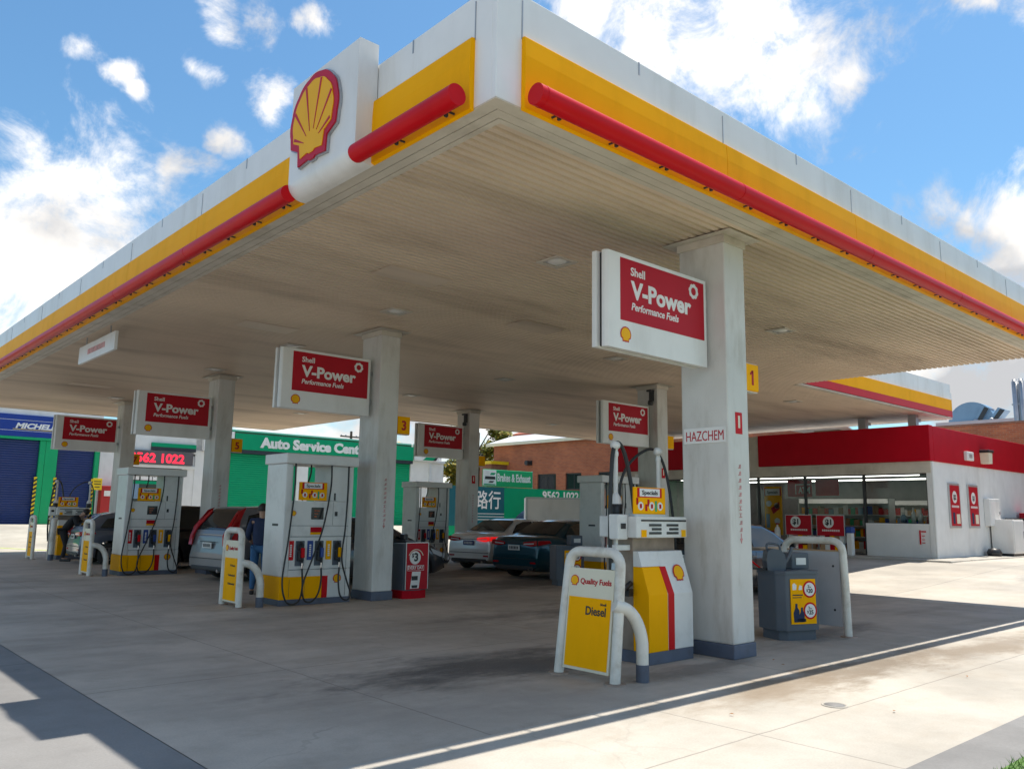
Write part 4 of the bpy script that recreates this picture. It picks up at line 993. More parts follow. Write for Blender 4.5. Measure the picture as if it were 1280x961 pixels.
# ------------------------------------------------------------------ cars
def paint(name, c, metal=0.3, rough=0.3): return mat(name, c, rough, metal=metal, var=0.03, coat=0.8)
M['tail_red'] = mat('tail_lamp_red', (0.42,0.008,0.012), 0.12, var=0.1)
M['tail_lit'] = mat('brake_lamp_lit', (0.75,0.012,0.012), 0.2, var=0.1, emit=0.5)
M['lamp_clear'] = mat('lamp_clear', (0.6,0.6,0.62), 0.1, var=0.1)
M['plate'] = mat('number_plate', (0.62,0.62,0.60), 0.4)
M['car_trim'] = mat('car_trim', (0.03,0.03,0.033), 0.5, var=0.15)
M['rim'] = mat('alloy_rim', (0.35,0.35,0.36), 0.35, metal=0.8)
def interp(tab, x):
    if x <= tab[0][0]: return tab[0][1]
    for (a, b), (c, d) in zip(tab[:-1], tab[1:]):
        if x <= c: t = (x-a)/(c-a); t = t*t*(3-2*t) if False else t; return b+(d-b)*t
    return tab[-1][1]
CAR = {
 'sedan': dict(L=4.62, W=1.77, belt=[(0,.60),(.03,.93),(.10,1.02),(.35,1.06),(.85,1.06),(1.6,.97),(3.2,.93),(3.55,.97),(4.15,.86),(4.45,.74),(4.57,.58),(4.62,.45)],
    roof=[(0.72,1.05),(1.05,1.22),(1.42,1.40),(1.75,1.455),(2.2,1.465),(2.6,1.43),(2.95,1.30),(3.62,.96)], side=[[(1.02,1.06),(1.36,1.30),(1.72,1.385),(2.18,1.395),(2.18,1.0)],[(2.24,1.0),(2.24,1.395),(2.58,1.36),(2.85,1.25),(3.25,1.0)]], bz=.97, wx=(.92,3.62), rear=(0.80,1.42)),
 'suv': dict(L=4.52, W=1.82, belt=[(0,.62),(.03,.80),(.06,1.04),(.5,1.06),(3.0,1.02),(3.35,1.08),(4.1,.98),(4.4,.84),(4.5,.6),(4.52,.5)],
    roof=[(0.06,1.04),(0.16,1.25),(0.42,1.58),(0.62,1.67),(1.4,1.70),(2.4,1.67),(2.75,1.55),(3.42,1.05)], side=[[(0.42,1.12),(0.55,1.48),(1.0,1.58),(1.0,1.08)],[(1.06,1.08),(1.06,1.58),(1.95,1.60),(1.95,1.07)],[(2.01,1.07),(2.01,1.60),(2.4,1.58),(2.66,1.48),(3.1,1.07)]], bz=1.03, wx=(.86,3.55), rear=(0.10,0.50)),
 'hatch': dict(L=4.2, W=1.74, belt=[(0,.58),(.03,.78),(.06,.96),(.5,.99),(2.9,.94),(3.2,.98),(3.8,.86),(4.1,.7),(4.18,.5),(4.2,.42)],
    roof=[(0.10,.97),(0.30,1.22),(0.55,1.40),(0.85,1.47),(1.6,1.49),(2.2,1.46),(2.6,1.32),(3.25,.97)], side=[[(0.5,1.04),(0.7,1.30),(1.45,1.40),(1.45,1.0)],[(1.51,1.0),(1.51,1.40),(2.15,1.38),(2.45,1.27),(2.9,1.0)]], bz=.95, wx=(.78,3.4), rear=(0.16,0.58)),
}
def car(label, cat, loc, rz, kind, col, tail='wide', group=None, plate_mat=None, name='parked_car'):
    S = CAR[kind]; L, W = S['L'], S['W']
    t = thing(name, label, cat, loc, rz, group)
    pm = paint('car_paint', col)
    wr, wxs = (0.33 if kind == 'suv' else 0.305), S['wx']
    def hw(x):
        a = min(x, L-x); f = 1-0.16*max(0, 1-a/0.55)**2.2
        return W/2*f
    def zb(x):
        z = 0.20+0.10*max(0, 1-min(x, L-x)/0.35)
        for c in wxs:
            d = abs(x-c)
            if d < wr+0.055: z = max(z, wr+math.sqrt((wr+0.055)**2-d*d))
        return z
    xs = sorted(set([round(L*i/70, 4) for i in range(71)]+[0.015,0.03,0.05,L-0.03,L-0.015]+[c+s*(wr+0.052) for c in wxs for s in (-1,1)]))
    mb = MB(); ring = []
    for x in xs:
        h = hw(x); b = zb(x); zt = interp(S['belt'], x); zm = max(0.56, b+0.03); zm = min(zm, zt-0.10)
        b = min(b, zm-0.02)
        half = [(0,b),(h*.80,b),(h-.035,b+.01 if b < .4 else b),(h,zm*.55+b*.45),(h+.004,zm),(h-.008,zm+(zt-zm)*.45),(h-.045,zt-.05),(h-.12,zt-.008),(h*.5,zt+.012),(0,zt+.016)]
        full = half+[(-y, z) for y, z in reversed(half[1:-1])]
        ring.append([(x, y, z) for y, z in full])
    n = len(ring[0])
    mb.add([p for r_ in ring for p in r_], [(i*n+k, i*n+(k+1)%n, (i+1)*n+(k+1)%n, (i+1)*n+k) for i in range(len(ring)-1) for k in range(n)], 0, True)
    mb.add(ring[0], [tuple(range(n-1,-1,-1))]); mb.add(ring[-1], [tuple(range(n))])
    # cabin
    RT = S['roof']; bz = S['bz']; zmax = max(z for _, z in RT)
    hb = W/2-0.05
    def cw(z): return hb-(hb-(W/2-0.255))*max(0, (z-bz))/(zmax-bz)
    cx = sorted(set([RT[0][0]+(RT[-1][0]-RT[0][0])*i/40 for i in range(41)]+[a for a, _ in RT]))
    ring = []
    for x in cx:
        z = interp(RT, x); zz = max(z, bz+0.01); w0 = cw(bz)*(1-.04*max(0,1-(x-RT[0][0])/.8)); w1 = min(w0, cw(zz))
        half = [(0,bz-.08),(w0,bz-.08),(w0+(w1-w0)*.5,bz+(zz-bz)*.5),(w1,zz-.055 if zz-bz > .1 else zz-.01),(w1-.05,zz-.015 if zz-bz>.1 else zz-.004),(w1*.55,zz+.006),(0,zz+.012)]
        full = half+[(-y, q) for y, q in reversed(half[1:-1])]
        ring.append([(x, y, q) for y, q in full])
    n = len(ring[0])
    mb.add([p for r_ in ring for p in r_], [(i*n+k, i*n+(k+1)%n, (i+1)*n+(k+1)%n, (i+1)*n+k) for i in range(len(ring)-1) for k in range(n)], 0, True)
    mb.add(ring[0], [tuple(range(n-1,-1,-1))]); mb.add(ring[-1], [tuple(range(n))])
    mb.build('body', pm, t)
    # glass
    for sgn in (-1, 1):
        for pl in S['side']:
            pts = [(x, sgn*(cw(z)+.004), z) for x, z in pl]
            MB().slab(pts, (0, sgn, 0), 0.006).build('side_window', M['car_glass'], t)
    def across(x0, x1, f0, f1, nm):
        mb = MB(); N = 6; K = 8
        rows = []
        for i in range(N+1):
            x = x0+(x1-x0)*i/N; z = interp(RT, x); w = cw(max(z, bz))*(f0+(f1-f0)*i/N)-0.06
            rows.append([(x, w*(2*k/K-1), z+0.026-0.012*abs(2*k/K-1)**3) for k in range(K+1)])
        P = [p for r_ in rows for p in r_]
        fs = [(i*(K+1)+k, (i+1)*(K+1)+k, (i+1)*(K+1)+k+1, i*(K+1)+k+1) for i in range(N) for k in range(K)]
        if x1 < x0: fs = [tuple(reversed(f)) for f in fs]
        mb.add(P, fs, 0, True)
        mb.build(nm, M['car_glass'], t)
    r0, r1 = S['rear']; across(r0, r1, .93, .95, 'rear_window')
    fx = RT[-1][0]; fr = [x for x, z in RT if z > zmax-.06][-1]
    across(fx-0.06, fr+0.06, .95, .95, 'windscreen')
    # lamps
    zl = interp(S['belt'], .08)
    if kind == 'suv':
        for sgn in (-1, 1):
            pts = [(0.05,.78),(0.02,1.0),(0.10,1.22),(0.36,1.60),(0.52,1.66),(0.34,1.38),(0.22,1.0),(0.22,.80)]
            mb = MB(); vs = []
            mb.slab([(x-.012, sgn*((cw(z) if z > bz else hw(max(x,.05)))+.002), z) for x, z in pts], (0, sgn, 0), 0.012)
            mb.slab([(x0, sgn*(y), z) for (x0, y, z) in ((-.002,.66,.80),(-.004,.80,.80),(.03,.80,1.02),(.15,.72,1.26),(.37,.62,1.56),(.41,.56,1.60),(.36,.53,1.52),(.12,.62,1.22),(.0,.64,1.02))], (-1,0,0), 0.03)
            mb.build('tail_light', M['tail_red'], t)
    else:
        zc = zl-.12
        for sgn in (-1, 1):
            mb = MB()
            a = [(-.006,hw(.0)*.42,zc+.045),(-.006,hw(.0)*.42,zc-.02),(.0,hw(0)*.75,zc-.055),(.02,hw(.03)*.965,zc-.03),(.02,hw(.03)*.965,zc+.085),(.0,hw(0)*.8,zc+.075)]
            mb.slab([(x, sgn*y, z) for x, y, z in a], (-1,0,0), 0.02)
            b = [(.01,zc-.03),(.40,zc+.03),(.34,zc+.09),(.01,zc+.085)]
            mb.slab([(x, sgn*(hw(max(.06,x))-.006), z) for x, z in b], (0,sgn,0), 0.016)
            mb.build('tail_light', M['tail_red'], t, bevel=0.004)
            MB().slab([(-.03, sgn*hw(0)*.46, zc+.012),(-.03, sgn*hw(0)*.46, zc-.012),(-.012, sgn*hw(0)*.88, zc+.0),(-.012, sgn*hw(0)*.88, zc+.03)], (-1,0,0), 0.004).build('lamp_strip', M['lamp_clear'], t)
            MB().box(-0.012, 0.02, sgn*.62-.09, sgn*.62+.09, .40, .44).build('reflector', M['tail_red'], t)
    for sgn in (-1, 1):
        zf = interp(S['belt'], L-.30)
        MB().slab([(L-.50,zf-.06),(L-.12,zf-.15),(L-.05,zf-.24),(L-.20,zf-.24),(L-.42,zf-.17)] and [(x, sgn*(hw(x)-.004), z) for x, z in ((L-.52,zf-.02),(L-.14,zf-.13),(L-.08,zf-.22),(L-.20,zf-.22),(L-.44,zf-.14))], (0,sgn,0), 0.012).slab([(L-.035, sgn*y, z) for y, z in ((.50,zf-.20),(.74,zf-.14),(.73,zf-.26),(.52,zf-.28))], (1,0,0), 0.04).build('headlight', M['lamp_clear'], t)
    MB().slab([(L-.015,-.45,.42),(L-.015,.45,.42),(L-.03,.5,.60),(L-.03,-.5,.60)], (1,0,0), 0.02).build('grille', M['car_trim'], t)
    # plate, bumper strip, tailpipe, mirrors, handles
    zp = .78 if kind != 'suv' else .80
    q_ = MB().box(-.028, -.004, -.19, .19, zp-.065, zp+.065).build('number_plate', plate_mat or M['plate'], t, bevel=0.004)
    mb = MB()
    for i in range(6): mb.box(-.031, -.028, -.15+i*.052, -.118+i*.052, zp-.035, zp+.035)
    mb.build('plate_characters', M['ink'] if plate_mat is None else M['lamp_clear'], q_)
    MB().box(-.02, .06, -W*.36, W*.36, .24, .34).build('lower_valance', M['car_trim'], t, bevel=0.02)
    MB().box(-.022, .01, -W*.40, W*.40, .50, .515).box(-.012,.0,-.32,.32,.875,.89).build('bumper_crease', M['car_trim'], t)
    MB().cyl((-.03,-.5,.25),(.2,-.5,.25),0.035,10).build('tailpipe', M['chrome'], t)
    for sgn in (-1, 1):
        xm = RT[-1][0]-.45
        MB().box(xm, xm+.12, sgn*W/2-.02 if sgn > 0 else -W/2-.17, sgn*W/2+.17 if sgn > 0 else -W/2+.02, bz+.03, bz+.17).build('side_mirror', pm, t, bevel=0.03, seg=3)
        mb = MB()
        for x in ((1.62, 2.72) if kind != 'hatch' else (1.35,2.3)): mb.box(x, x+.17, sgn*(W/2)-.006, sgn*(W/2)+.018, bz-.155, bz-.125)
        mb.build('door_handle', pm, t, bevel=0.006)
        mb = MB()
        for x in ((1.12, 2.2, 3.28) if kind != 'hatch' else (.95,1.5,2.75)):
            h_ = W/2+.0015; mb.box(x-.004, x+.004, sgn*h_-.0035, sgn*h_+.0035, .30 if abs(x-wxs[0])>.4 and abs(x-wxs[1])>.4 else .72, bz-.04)
        mb.build('door_gap', M['car_trim'], t)
    for c in wxs:
        for sgn in (-1, 1):
            y = sgn*(W/2-.11)
            w_ = MB().lathe([(wr*.62,-.10),(wr*.92,-.105),(wr,-.07),(wr,.07),(wr*.92,.105),(wr*.62,.10)], (c,y,wr), axis='y', seg=28).build('wheel', M['tyre'], t)
            mb = MB(); yo = sgn*.085
            mb.lathe([(0,yo),(wr*.16,yo),(wr*.18,yo-sgn*.02)], (c,y,wr), axis='y', seg=16)
            mb.lathe([(wr*.54,yo-sgn*.03),(wr*.56,yo+sgn*.01),(wr*.64,yo+sgn*.005),(wr*.64,yo-sgn*.05)], (c,y,wr), axis='y', seg=28)
            for k in range(5):
                a = 2*math.pi*k/5+.3; d = Vector((math.cos(a),0,math.sin(a))); q = Vector((-d.z,0,d.x))
                b0 = Vector((c,y+yo-sgn*.012,wr))
                mb.slab([b0+d*wr*.1-q*.04,b0+d*wr*.58-q*.028,b0+d*wr*.58+q*.028,b0+d*wr*.1+q*.04], (0,sgn,0), .015)
            mb.build('rim', M['rim'], w_)
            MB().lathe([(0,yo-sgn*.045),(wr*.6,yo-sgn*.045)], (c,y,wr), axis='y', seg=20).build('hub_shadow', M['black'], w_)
    MB().box(.35, L-.35, -W*.40, W*.40, .19, .5).build('underbody', M['car_trim'], t)
    return t
M['plate_blue'] = mat('blue_plate', (0.03,0.04,0.16), 0.4)
car('white sedan seen from behind, brake light glowing, left of the teal sedan', 'car', (11.0, 13.75, 0), R(12), 'sedan', (0.72,0.71,0.69), plate_mat=M['plate_blue'])
for ch_ in [k for k in bpy.data.objects if k.parent and k.name.startswith('tail_light') and k.parent.get('label','').startswith('white sedan')][:1]: ch_.data.materials[0] = M['tail_lit']
car('dark teal sedan seen from behind, between the white sedan and the diesel pump', 'car', (10.0, 10.7, 0), R(6), 'sedan', (0.004,0.05,0.07))
car('silver wagon with tall red tail lights behind the second hoop guard', 'car', (3.45, 13.9, 0), R(8), 'suv', (0.21,0.21,0.22))
car('dark grey car whose front shows right of the small red bin', 'car', (3.95, 11.9, 0), 0, 'hatch', (0.05,0.052,0.06))
car('silver blue hatchback beside the farthest pump at left', 'car', (2.6, 21.6, 0), R(-2), 'hatch', (0.13,0.15,0.19))
car('black wagon glimpsed between the left tall pump and the third column', 'car', (3.1, 18.6, 0), 0, 'suv', (0.012,0.012,0.014))
car('dark car in the bay between the nearest column and the shop front', 'car', (9.8, 5.5, 0), 0, 'hatch', (0.02,0.021,0.024))
car('dark blue hatchback parked by the jade hoarding, beyond the white sedan roof', 'car', (23.6, 25.0, gz(24,25)), R(4), 'hatch', (0.012,0.02,0.045))

# ------------------------------------------------------------------ people
def skin_mesh(name, joints, bones, m, parent=None, levels=2, root=0):
    me = bpy.data.meshes.new(name); me.from_pydata([j[0] for j in joints], bones, []); me.update()
    o = bpy.data.objects.new(name, me); COL.objects.link(o)
    s = o.modifiers.new('skin', 'SKIN')
    for i, j in enumerate(joints):
        r = j[1]; me.skin_vertices[0].data[i].radius = r if isinstance(r, tuple) else (r, r)
    me.skin_vertices[0].data[root].use_root = True
    sub = o.modifiers.new('sub', 'SUBSURF'); sub.levels = levels; sub.render_levels = levels
    dg = bpy.context.evaluated_depsgraph_get()
    me2 = bpy.data.meshes.new_from_object(o.evaluated_get(dg))
    bpy.data.objects.remove(o); bpy.data.meshes.remove(me)
    me2.name = name; me2.materials.clear(); me2.materials.append(m)
    for p in me2.polygons: p.use_smooth = True; p.material_index = 0
    o2 = bpy.data.objects.new(name, me2); COL.objects.link(o2)
    if parent: o2.parent = parent
    return o2
def person(label, loc, rz, pose, top_m, leg_m, size=1.0):
    """pose: dict of joint positions (x forward, z up)"""
    P = pose
    t = thing('person', label, 'person', loc, rz); t.scale = (size,)*3
    names = ['pelvis','waist','chest','neck','skull','crown','shl','ell','hal','shr','elr','har','hpl','knl','anl','tol','hpr','knr','anr','tor']
    rad = dict(pelvis=(.10,.075),waist=(.08,.06),chest=(.10,.07),neck=.05,skull=.088,crown=.075,shl=.045,ell=.042,hal=.03,shr=.045,elr=.042,har=.03,hpl=.085,knl=.06,anl=.042,tol=.035,hpr=.085,knr=.06,anr=.042,tor=.035)
    idx = {n: i for i, n in enumerate(names)}
    B = [('pelvis','waist'),('waist','chest'),('chest','neck'),('neck','skull'),('skull','crown'),('chest','shl'),('shl','ell'),('ell','hal'),('chest','shr'),('shr','elr'),('elr','har'),('pelvis','hpl'),('hpl','knl'),('knl','anl'),('anl','tol'),('pelvis','hpr'),('hpr','knr'),('knr','anr'),('anr','tor')]
    body = skin_mesh('body', [(P[n], rad[n]) for n in names], [(idx[a], idx[b]) for a, b in B], M['skin'], t)
    # face and hands
    sk = Vector(P['skull']); cr = Vector(P['crown']); upv = (cr-sk).normalized(); fw = Vector(P.get('face', (1,0,0))).normalized()
    fw = (fw-upv*fw.dot(upv)).normalized(); sd = upv.cross(fw)
    mb = MB(); mb.lathe([(0,-.03),(.012,-.02),(.014,0),(0,.03)], sk+fw*.095-upv*.005, seg=8)
    mb.lathe([(0,-.03),(.014,0),(0,.03)], sk+sd*.088, seg=8); mb.lathe([(0,-.03),(.014,0),(0,.03)], sk-sd*.088, seg=8)
    mb.build('nose_and_ears', M['skin'], t)
    mb = MB()
    for s in (-1, 1): mb.lathe([(0,-.009),(.011,0),(0,.009)], sk+fw*.082+sd*(.034*s)+upv*.012, seg=8)
    mb.box(*[0]*0) if False else mb.lathe([(0,-.004),(.022,0),(0,.004)], sk+fw*.083-upv*.045, seg=8)
    mb.build('eyes_and_mouth', M['hair'], t)
    for e, h in (('ell','hal'),('elr','har')):
        a = Vector(P[h]); d = (a-Vector(P[e])).normalized(); q = d.cross(Vector((0,1,0))).normalized(); w = d.cross(q)
        mb = MB(); mb.tube([a-d*.02, a+d*.05, a+d*.085], [.028,.036,.03], 8)
        for i in range(4):
            b = a+d*.08+w*(.02*(i-1.5)); ln_ = (.06,.07,.068,.052)[i]
            mb.tube([b, b+d*ln_*.6+q*.006, b+d*ln_+q*.02], [.009,.008,.006], 6)
        mb.tube([a+d*.02+w*.03, a+d*.05+w*.05+q*.015, a+d*.08+w*.052+q*.03], [.011,.010,.008], 6)
        mb.build('hand', M['skin'], t)
    g = 1.16
    def rr(n, k=g):
        r = rad[n]; return tuple(c*k for c in r) if isinstance(r, tuple) else r*k
    up_n = ['pelvis','waist','chest','shl','ell','hal','shr','elr','har','neck']
    ui = {n: i for i, n in enumerate(up_n)}
    def toward(a, b, f): return tuple(Vector(P[a]).lerp(Vector(P[b]), f))
    pts = {n: P[n] for n in up_n}; pts['pelvis'] = tuple(Vector(P['pelvis'])-Vector((0,0,.07))); pts['hal'] = toward('ell','hal',.9); pts['har'] = toward('elr','har',.9); pts['neck'] = toward('chest','neck',.72)
    skin_mesh('jacket', [(pts[n], rr(n, {'pelvis':1.75,'waist':2.0,'chest':1.75,'shl':1.75,'shr':1.75}.get(n, 1.4))) for n in up_n], [(ui[a], ui[b]) for a, b in (('pelvis','waist'),('waist','chest'),('chest','shl'),('shl','ell'),('ell','hal'),('chest','shr'),('shr','elr'),('elr','har'),('chest','neck'))], top_m, t)
    lo_n = ['pelvis','hpl','knl','anl','hpr','knr','anr']; li = {n: i for i, n in enumerate(lo_n)}
    skin_mesh('trousers', [(P[n], rr(n, 1.42 if n == 'pelvis' else 1.25)) for n in lo_n], [(li[a], li[b]) for a, b in (('pelvis','hpl'),('hpl','knl'),('knl','anl'),('pelvis','hpr'),('hpr','knr'),('knr','anr'))], leg_m, t)
    for a, b in (('anl','tol'),('anr','tor')):
        A = Vector(P[a]); Bq = Vector(P[b]); d = (Bq-A); d.z = 0; d.normalize(); s = Vector((-d.y,d.x,0))
        h0 = A-d*.06
        mb = MB(); base = [h0-s*.04, h0+d*.16-s*.045, h0+d*.27-s*.03, h0+d*.29, h0+d*.27+s*.03, h0+d*.16+s*.045, h0+s*.04]
        mb.slab([(p.x,p.y,0.0) for p in base], (0,0,1), 0.075); mb.build('shoe', M['black'], t, bevel=0.02)
    hd = sk+upv*.03-fw*.018
    mb = MB(); vs = []
    for i in range(9):
        th = math.pi*0.60*i/8
        for k in range(16):
            ph = 2*math.pi*k/16; r_ = .108
            vs.append(hd+upv*(r_*1.12*math.cos(th))+fw*(r_*math.sin(th)*math.cos(ph)*(1.0 if math.cos(ph)<.3 else .80))+sd*(r_*.93*math.sin(th)*math.sin(ph)))
    mb.add(vs, [(i*16+k, (i+1)*16+k, (i+1)*16+(k+1)%16, i*16+(k+1)%16) for i in range(8) for k in range(16)], 0, True)
    mb.build('hair', M['hair'], t)
    return t
stand = dict(pelvis=(0,0,.94),waist=(.01,0,1.10),chest=(.03,0,1.32),neck=(.04,0,1.50),skull=(.07,0,1.63),crown=(.07,0,1.72),shl=(.02,.19,1.42),ell=(.03,.26,1.14),hal=(.22,.22,1.04),shr=(.02,-.19,1.42),elr=(.02,-.26,1.14),har=(.18,-.22,1.0),
    hpl=(0,.10,.88),knl=(.03,.11,.48),anl=(-.02,.12,.08),tol=(.14,.13,.04),hpr=(0,-.10,.88),knr=(.05,-.11,.48),anr=(.02,-.12,.08),tor=(.18,-.13,.04))
person('person in navy jacket and jeans refuelling the silver wagon', (3.12, 10.5, 0), R(60), stand, M['navy_jacket'], M['denim'], 0.98)
bend = dict(pelvis=(-.10,0,.90),waist=(.02,0,1.03),chest=(.20,0,1.18),neck=(.33,0,1.30),skull=(.43,0,1.36),crown=(.50,0,1.41),shl=(.20,.19,1.25),ell=(.30,.24,.98),hal=(.42,.16,.80),shr=(.20,-.19,1.25),elr=(.30,-.24,.98),har=(.42,-.16,.80),
    hpl=(-.10,.10,.85),knl=(-.02,.11,.46),anl=(-.10,.12,.08),tol=(.06,.13,.04),hpr=(-.10,-.10,.85),knr=(.02,-.11,.46),anr=(-.04,-.12,.08),tor=(.12,-.13,.04), face=(.7,0,-.7))
person('person in black bending over at the farthest pump', (2.75, 22.9, 0), R(-25), bend, M['black_cloth'], M['black_cloth'], 1.05)
# ------------------------------------------------------------------ workshops across the yard
GY, GB = 39.0, 0.75
def shutter(parent, x0, x1, z0, z1, y, m, pitch=0.11, name='roller_shutter'):
    mb = MB(); z = z0; vs = []; rows = []
    while z < z1-0.001:
        for dz, dy in ((0.0,0.0),(pitch*.35,-0.022),(pitch*.7,-0.022),(pitch*.97,0.0)):
            rows.append((min(z+dz, z1), y+dy))
        z += pitch
    for z, yy in rows: vs += [(x0,yy,z),(x1,yy,z)]
    mb.add(vs, [(2*i,2*i+1,2*i+3,2*i+2) for i in range(len(rows)-1)])
    return mb.build(name, m, parent)
tw = thing('tyre_workshop', 'blue and green tyre workshop with MICHELIN lettering and dark blue shutters', 'workshop')
MB().box(-12, 7.88, GY+0.25, GY+12, 0, 6.2).build('wall', M['render_white'], tw)
MB().box(-12, 7.9, GY-0.05, GY+0.25, 5.87, 6.45).build('parapet', M['render_white'], tw)
MB().box(-12, 7.86, GY-0.12, GY+0.2, 4.84, 5.865).build('blue_fascia', M['blue_band'], tw)
MB().box(-12, 7.86, GY-0.13, GY+0.1, 4.72, 4.835).build('green_strip', M['green'], tw)
MB().box(-12, 7.86, GY-0.125, GY-0.12, 5.60, 5.615).box(-12, 7.86, GY-0.125, GY-0.12, 5.105, 5.12).build('fascia_line', M['sign_white'], tw)
text('MICHELIN', tw, M['sign_white'], (4.10, GY-.12, 5.235), (1,0,0), (0,0,1), 0.24, width=1.98, bold=0.045, shear=0.25)
MB().box(4.0, 6.6, GY-.125, GY-.12, 5.17, 5.195).build('yellow_underline', M['hazard_y'], tw)
for x0, x1 in ((5.22, 5.46), (5.47, 6.0), (7.66, 7.87)):
    MB().box(x0, x1, GY-0.06, GY+0.2, GB-.1, 4.715).build('green_pillar', M['green'], tw, bevel=0.01)
shutter(tw, 0.8, 5.21, GB, 4.715, GY+0.12, M['navy']); shutter(tw, 6.01, 7.65, GB, 4.715, GY+0.12, M['navy'])
MB().box(-12, 0.79, GY-0.02, GY+.2, GB-.1, 4.715).build('green_pillar', M['green'], tw)
for x in (5.10, 5.92, 7.58):
    mb = MB(); mb.box(x, x+0.13, GY-0.075, GY-0.068, GB, 3.0, 0); z = GB
    while z < 2.95:
        mb.prism([(x, z),(x+0.13, z+0.09),(x+0.13, z+0.19),(x, z+0.10)], 'y', GY-0.082, GY-0.076, 1); z += 0.2
    mb.build('hazard_stripe', [M['hazard_y'], M['ink']], tw)
MB().box(6.0, 7.7, GY-.1, GY+.05, GB+.0, GB+.06).build('yellow_sill', M['hazard_y'], tw)

sc_ = thing('service_centre', 'white and jade workshop lettered Auto Service Centre over green roller shutters', 'workshop')
MB().box(7.9, 29.2, GY+0.25, GY+12, 0, 5.6).box(7.9, 9.1, GY, GY+.25, 0, 5.5).box(12.62, 14.38, GY, GY+.25, 0, 4.7).box(18.55, 19.25, GY-.06, GY+.25, 0, 4.72).box(26.55, 29.2, GY, GY+.25, 0, 5.0).box(9.1, 12.62, GY, GY+.25, 4.5, 5.5).build('wall', M['render_white'], sc_)
MB().box(7.9, 26.5, GY-0.10, GY+0.25, 5.80, 6.0).build('parapet', M['render_white'], sc_)
MB().box(14.6, 26.5, GY-0.35, GY+0.22, 4.90, 5.795).build('jade_fascia', M['jade'], sc_, bevel=0.02)
MB().box(12.7, 26.5, GY-0.36, GY+0.24, 5.86, 5.90).build('green_line', M['jade'], sc_)
MB().box(14.45, 26.5, GY-0.30, GY+0.2, 4.70, 4.895).build('gutter', M['dark_line'], sc_)
text('Auto Service Centre', sc_, M['sign_white'], (16.05, GY-.35, 5.10), (1,0,0), (0,0,1), 0.54, width=7.1, bold=0.05, depth=0.05)
MB().box(12.9, 14.55, GY-0.36, GY-0.1, 4.72, 5.84).build('white_sign', M['sign_white'], sc_)
text('ur', sc_, M['ink'], (14.35, GY-.36, 5.42), (1,0,0), (0,0,1), 0.24, align='R', bold=0.02)
text('res', sc_, M['ink'], (14.40, GY-.36, 5.0), (1,0,0), (0,0,1), 0.3, align='R', bold=0.04)
shutter(sc_, 14.39, 18.54, GB, 4.7, GY+0.12, M['jade'], 0.12); shutter(sc_, 19.26, 26.54, GB, 4.7, GY+0.12, M['jade'], 0.12)
# red digit display, white panels and the office window below it
b_ = MB().box(9.15, 12.45, GY-.16, GY-.005, 3.88, 4.56).build('digit_display', M['screen_grey'] if 'screen_grey' in M else M['bin'], sc_)
text('9562 1022', b_, M['led'], (9.25, GY-.16, 3.97), (1,0,0), (0,0,1), 0.46, width=2.75, bold=0.03, depth=0.004)
MB().box(10.3, 12.6, GY-.1, GY, 4.78, 4.98).build('jade_fascia', M['jade'], sc_); MB().box(10.3, 12.6, GY-.09, GY, 4.60, 4.775).build('gutter', M['dark_line'], sc_)
MB().box(9.11, 12.61, GY+.16, GY+.2, GB, 4.49).build('office_window', M['house_glass'], sc_)
MB().box(9.1, 12.62, GY-.04, GY+.1, 3.70, 3.86).build('lintel', M['render_white'], sc_)
for i, x in enumerate((9.15, 9.95, 10.55)): MB().box(x, x+(.72 if i == 0 else .56), GY+.08, GY+.12, 3.05, 3.66).build('white_panel', M['sign_white'], sc_)
text('yres', sc_, M['ink'], (10.6, GY+.08, 3.28), (1,0,0), (0,0,1), 0.2, bold=0.03)
MB().box(11.2, 11.45, GY+.05, GY+.12, GB, 3.66).box(9.12, 11.45, GY+.06, GY+.12, 2.85, 3.0).build('green_frame', M['jade'], sc_)
MB().box(9.15, 9.9, GY+.09, GY+.13, 2.1, 2.85).build('blue_poster', M['mesh_blue'], sc_)
MB().box(12.0, 12.62, GY+.05, GY+.2, GB, 4.4).build('white_door', M['render_white'], sc_)
MB().box(28.0, 28.12, GY-.12, GY, 0.7, 5.0).box(26.6, 29.2, GY-.16, GY+.0, 4.86, 5.0).build('downpipe', M['roof'], sc_)
q = MB().box(26.55, 28.5, GY-.4, GY-.2, 4.95, 6.0).build('logo_panel', M['sign_white'], sc_)
MB().prism([(27.2,4.98),(28.0,4.98),(28.3,5.2),(27.5,5.2)], 'y', GY-.41, GY-.4).build('green_swoosh', M['jade'], q)
MB().prism([(28.02,4.98),(28.25,4.98),(28.48,5.26),(28.3,5.24)], 'y', GY-.41, GY-.4).box(26.65,26.85,GY-.41,GY-.4,5.2,5.6).build('black_swoosh', M['ink'], q)
vm = thing('vending_machine', 'red drink machine against the white wall by the blue shutter', 'vending machine', (7.95, GY-.62, GB+.03))
MB().box(0, .72, 0, .55, 0.08, 1.9).build('cabinet', M['brickred_box'], vm, bevel=0.02); MB().box(.03,.69,.03,.52,0,.08).build('base', M['black'], vm)
MB().box(.12,.55,-.012,0,1.4,1.66).build('logo_panel', M['sign_white'], vm); MB().box(.1,.5,-.012,0,.3,.55).build('delivery_flap', M['black'], vm)
yw = thing('warning_board', 'yellow warning board on the post left of the red drink machine', 'sign', (7.35, GY-1.2, GB))
MB().cyl((.2,0,0),(.2,0,2.3),.03,8).build('post', M['steel'], yw); MB().box(0,.42,-.04,-.01,1.7,2.25).build('board', M['hazard_y'], yw, bevel=0.01)
MB().box(.06,.36,-.046,-.04,2.08,2.12).box(.06,.36,-.046,-.04,1.96,2.0).box(.1,.32,-.046,-.04,1.82,1.86).build('board_lettering', M['ink'], yw)

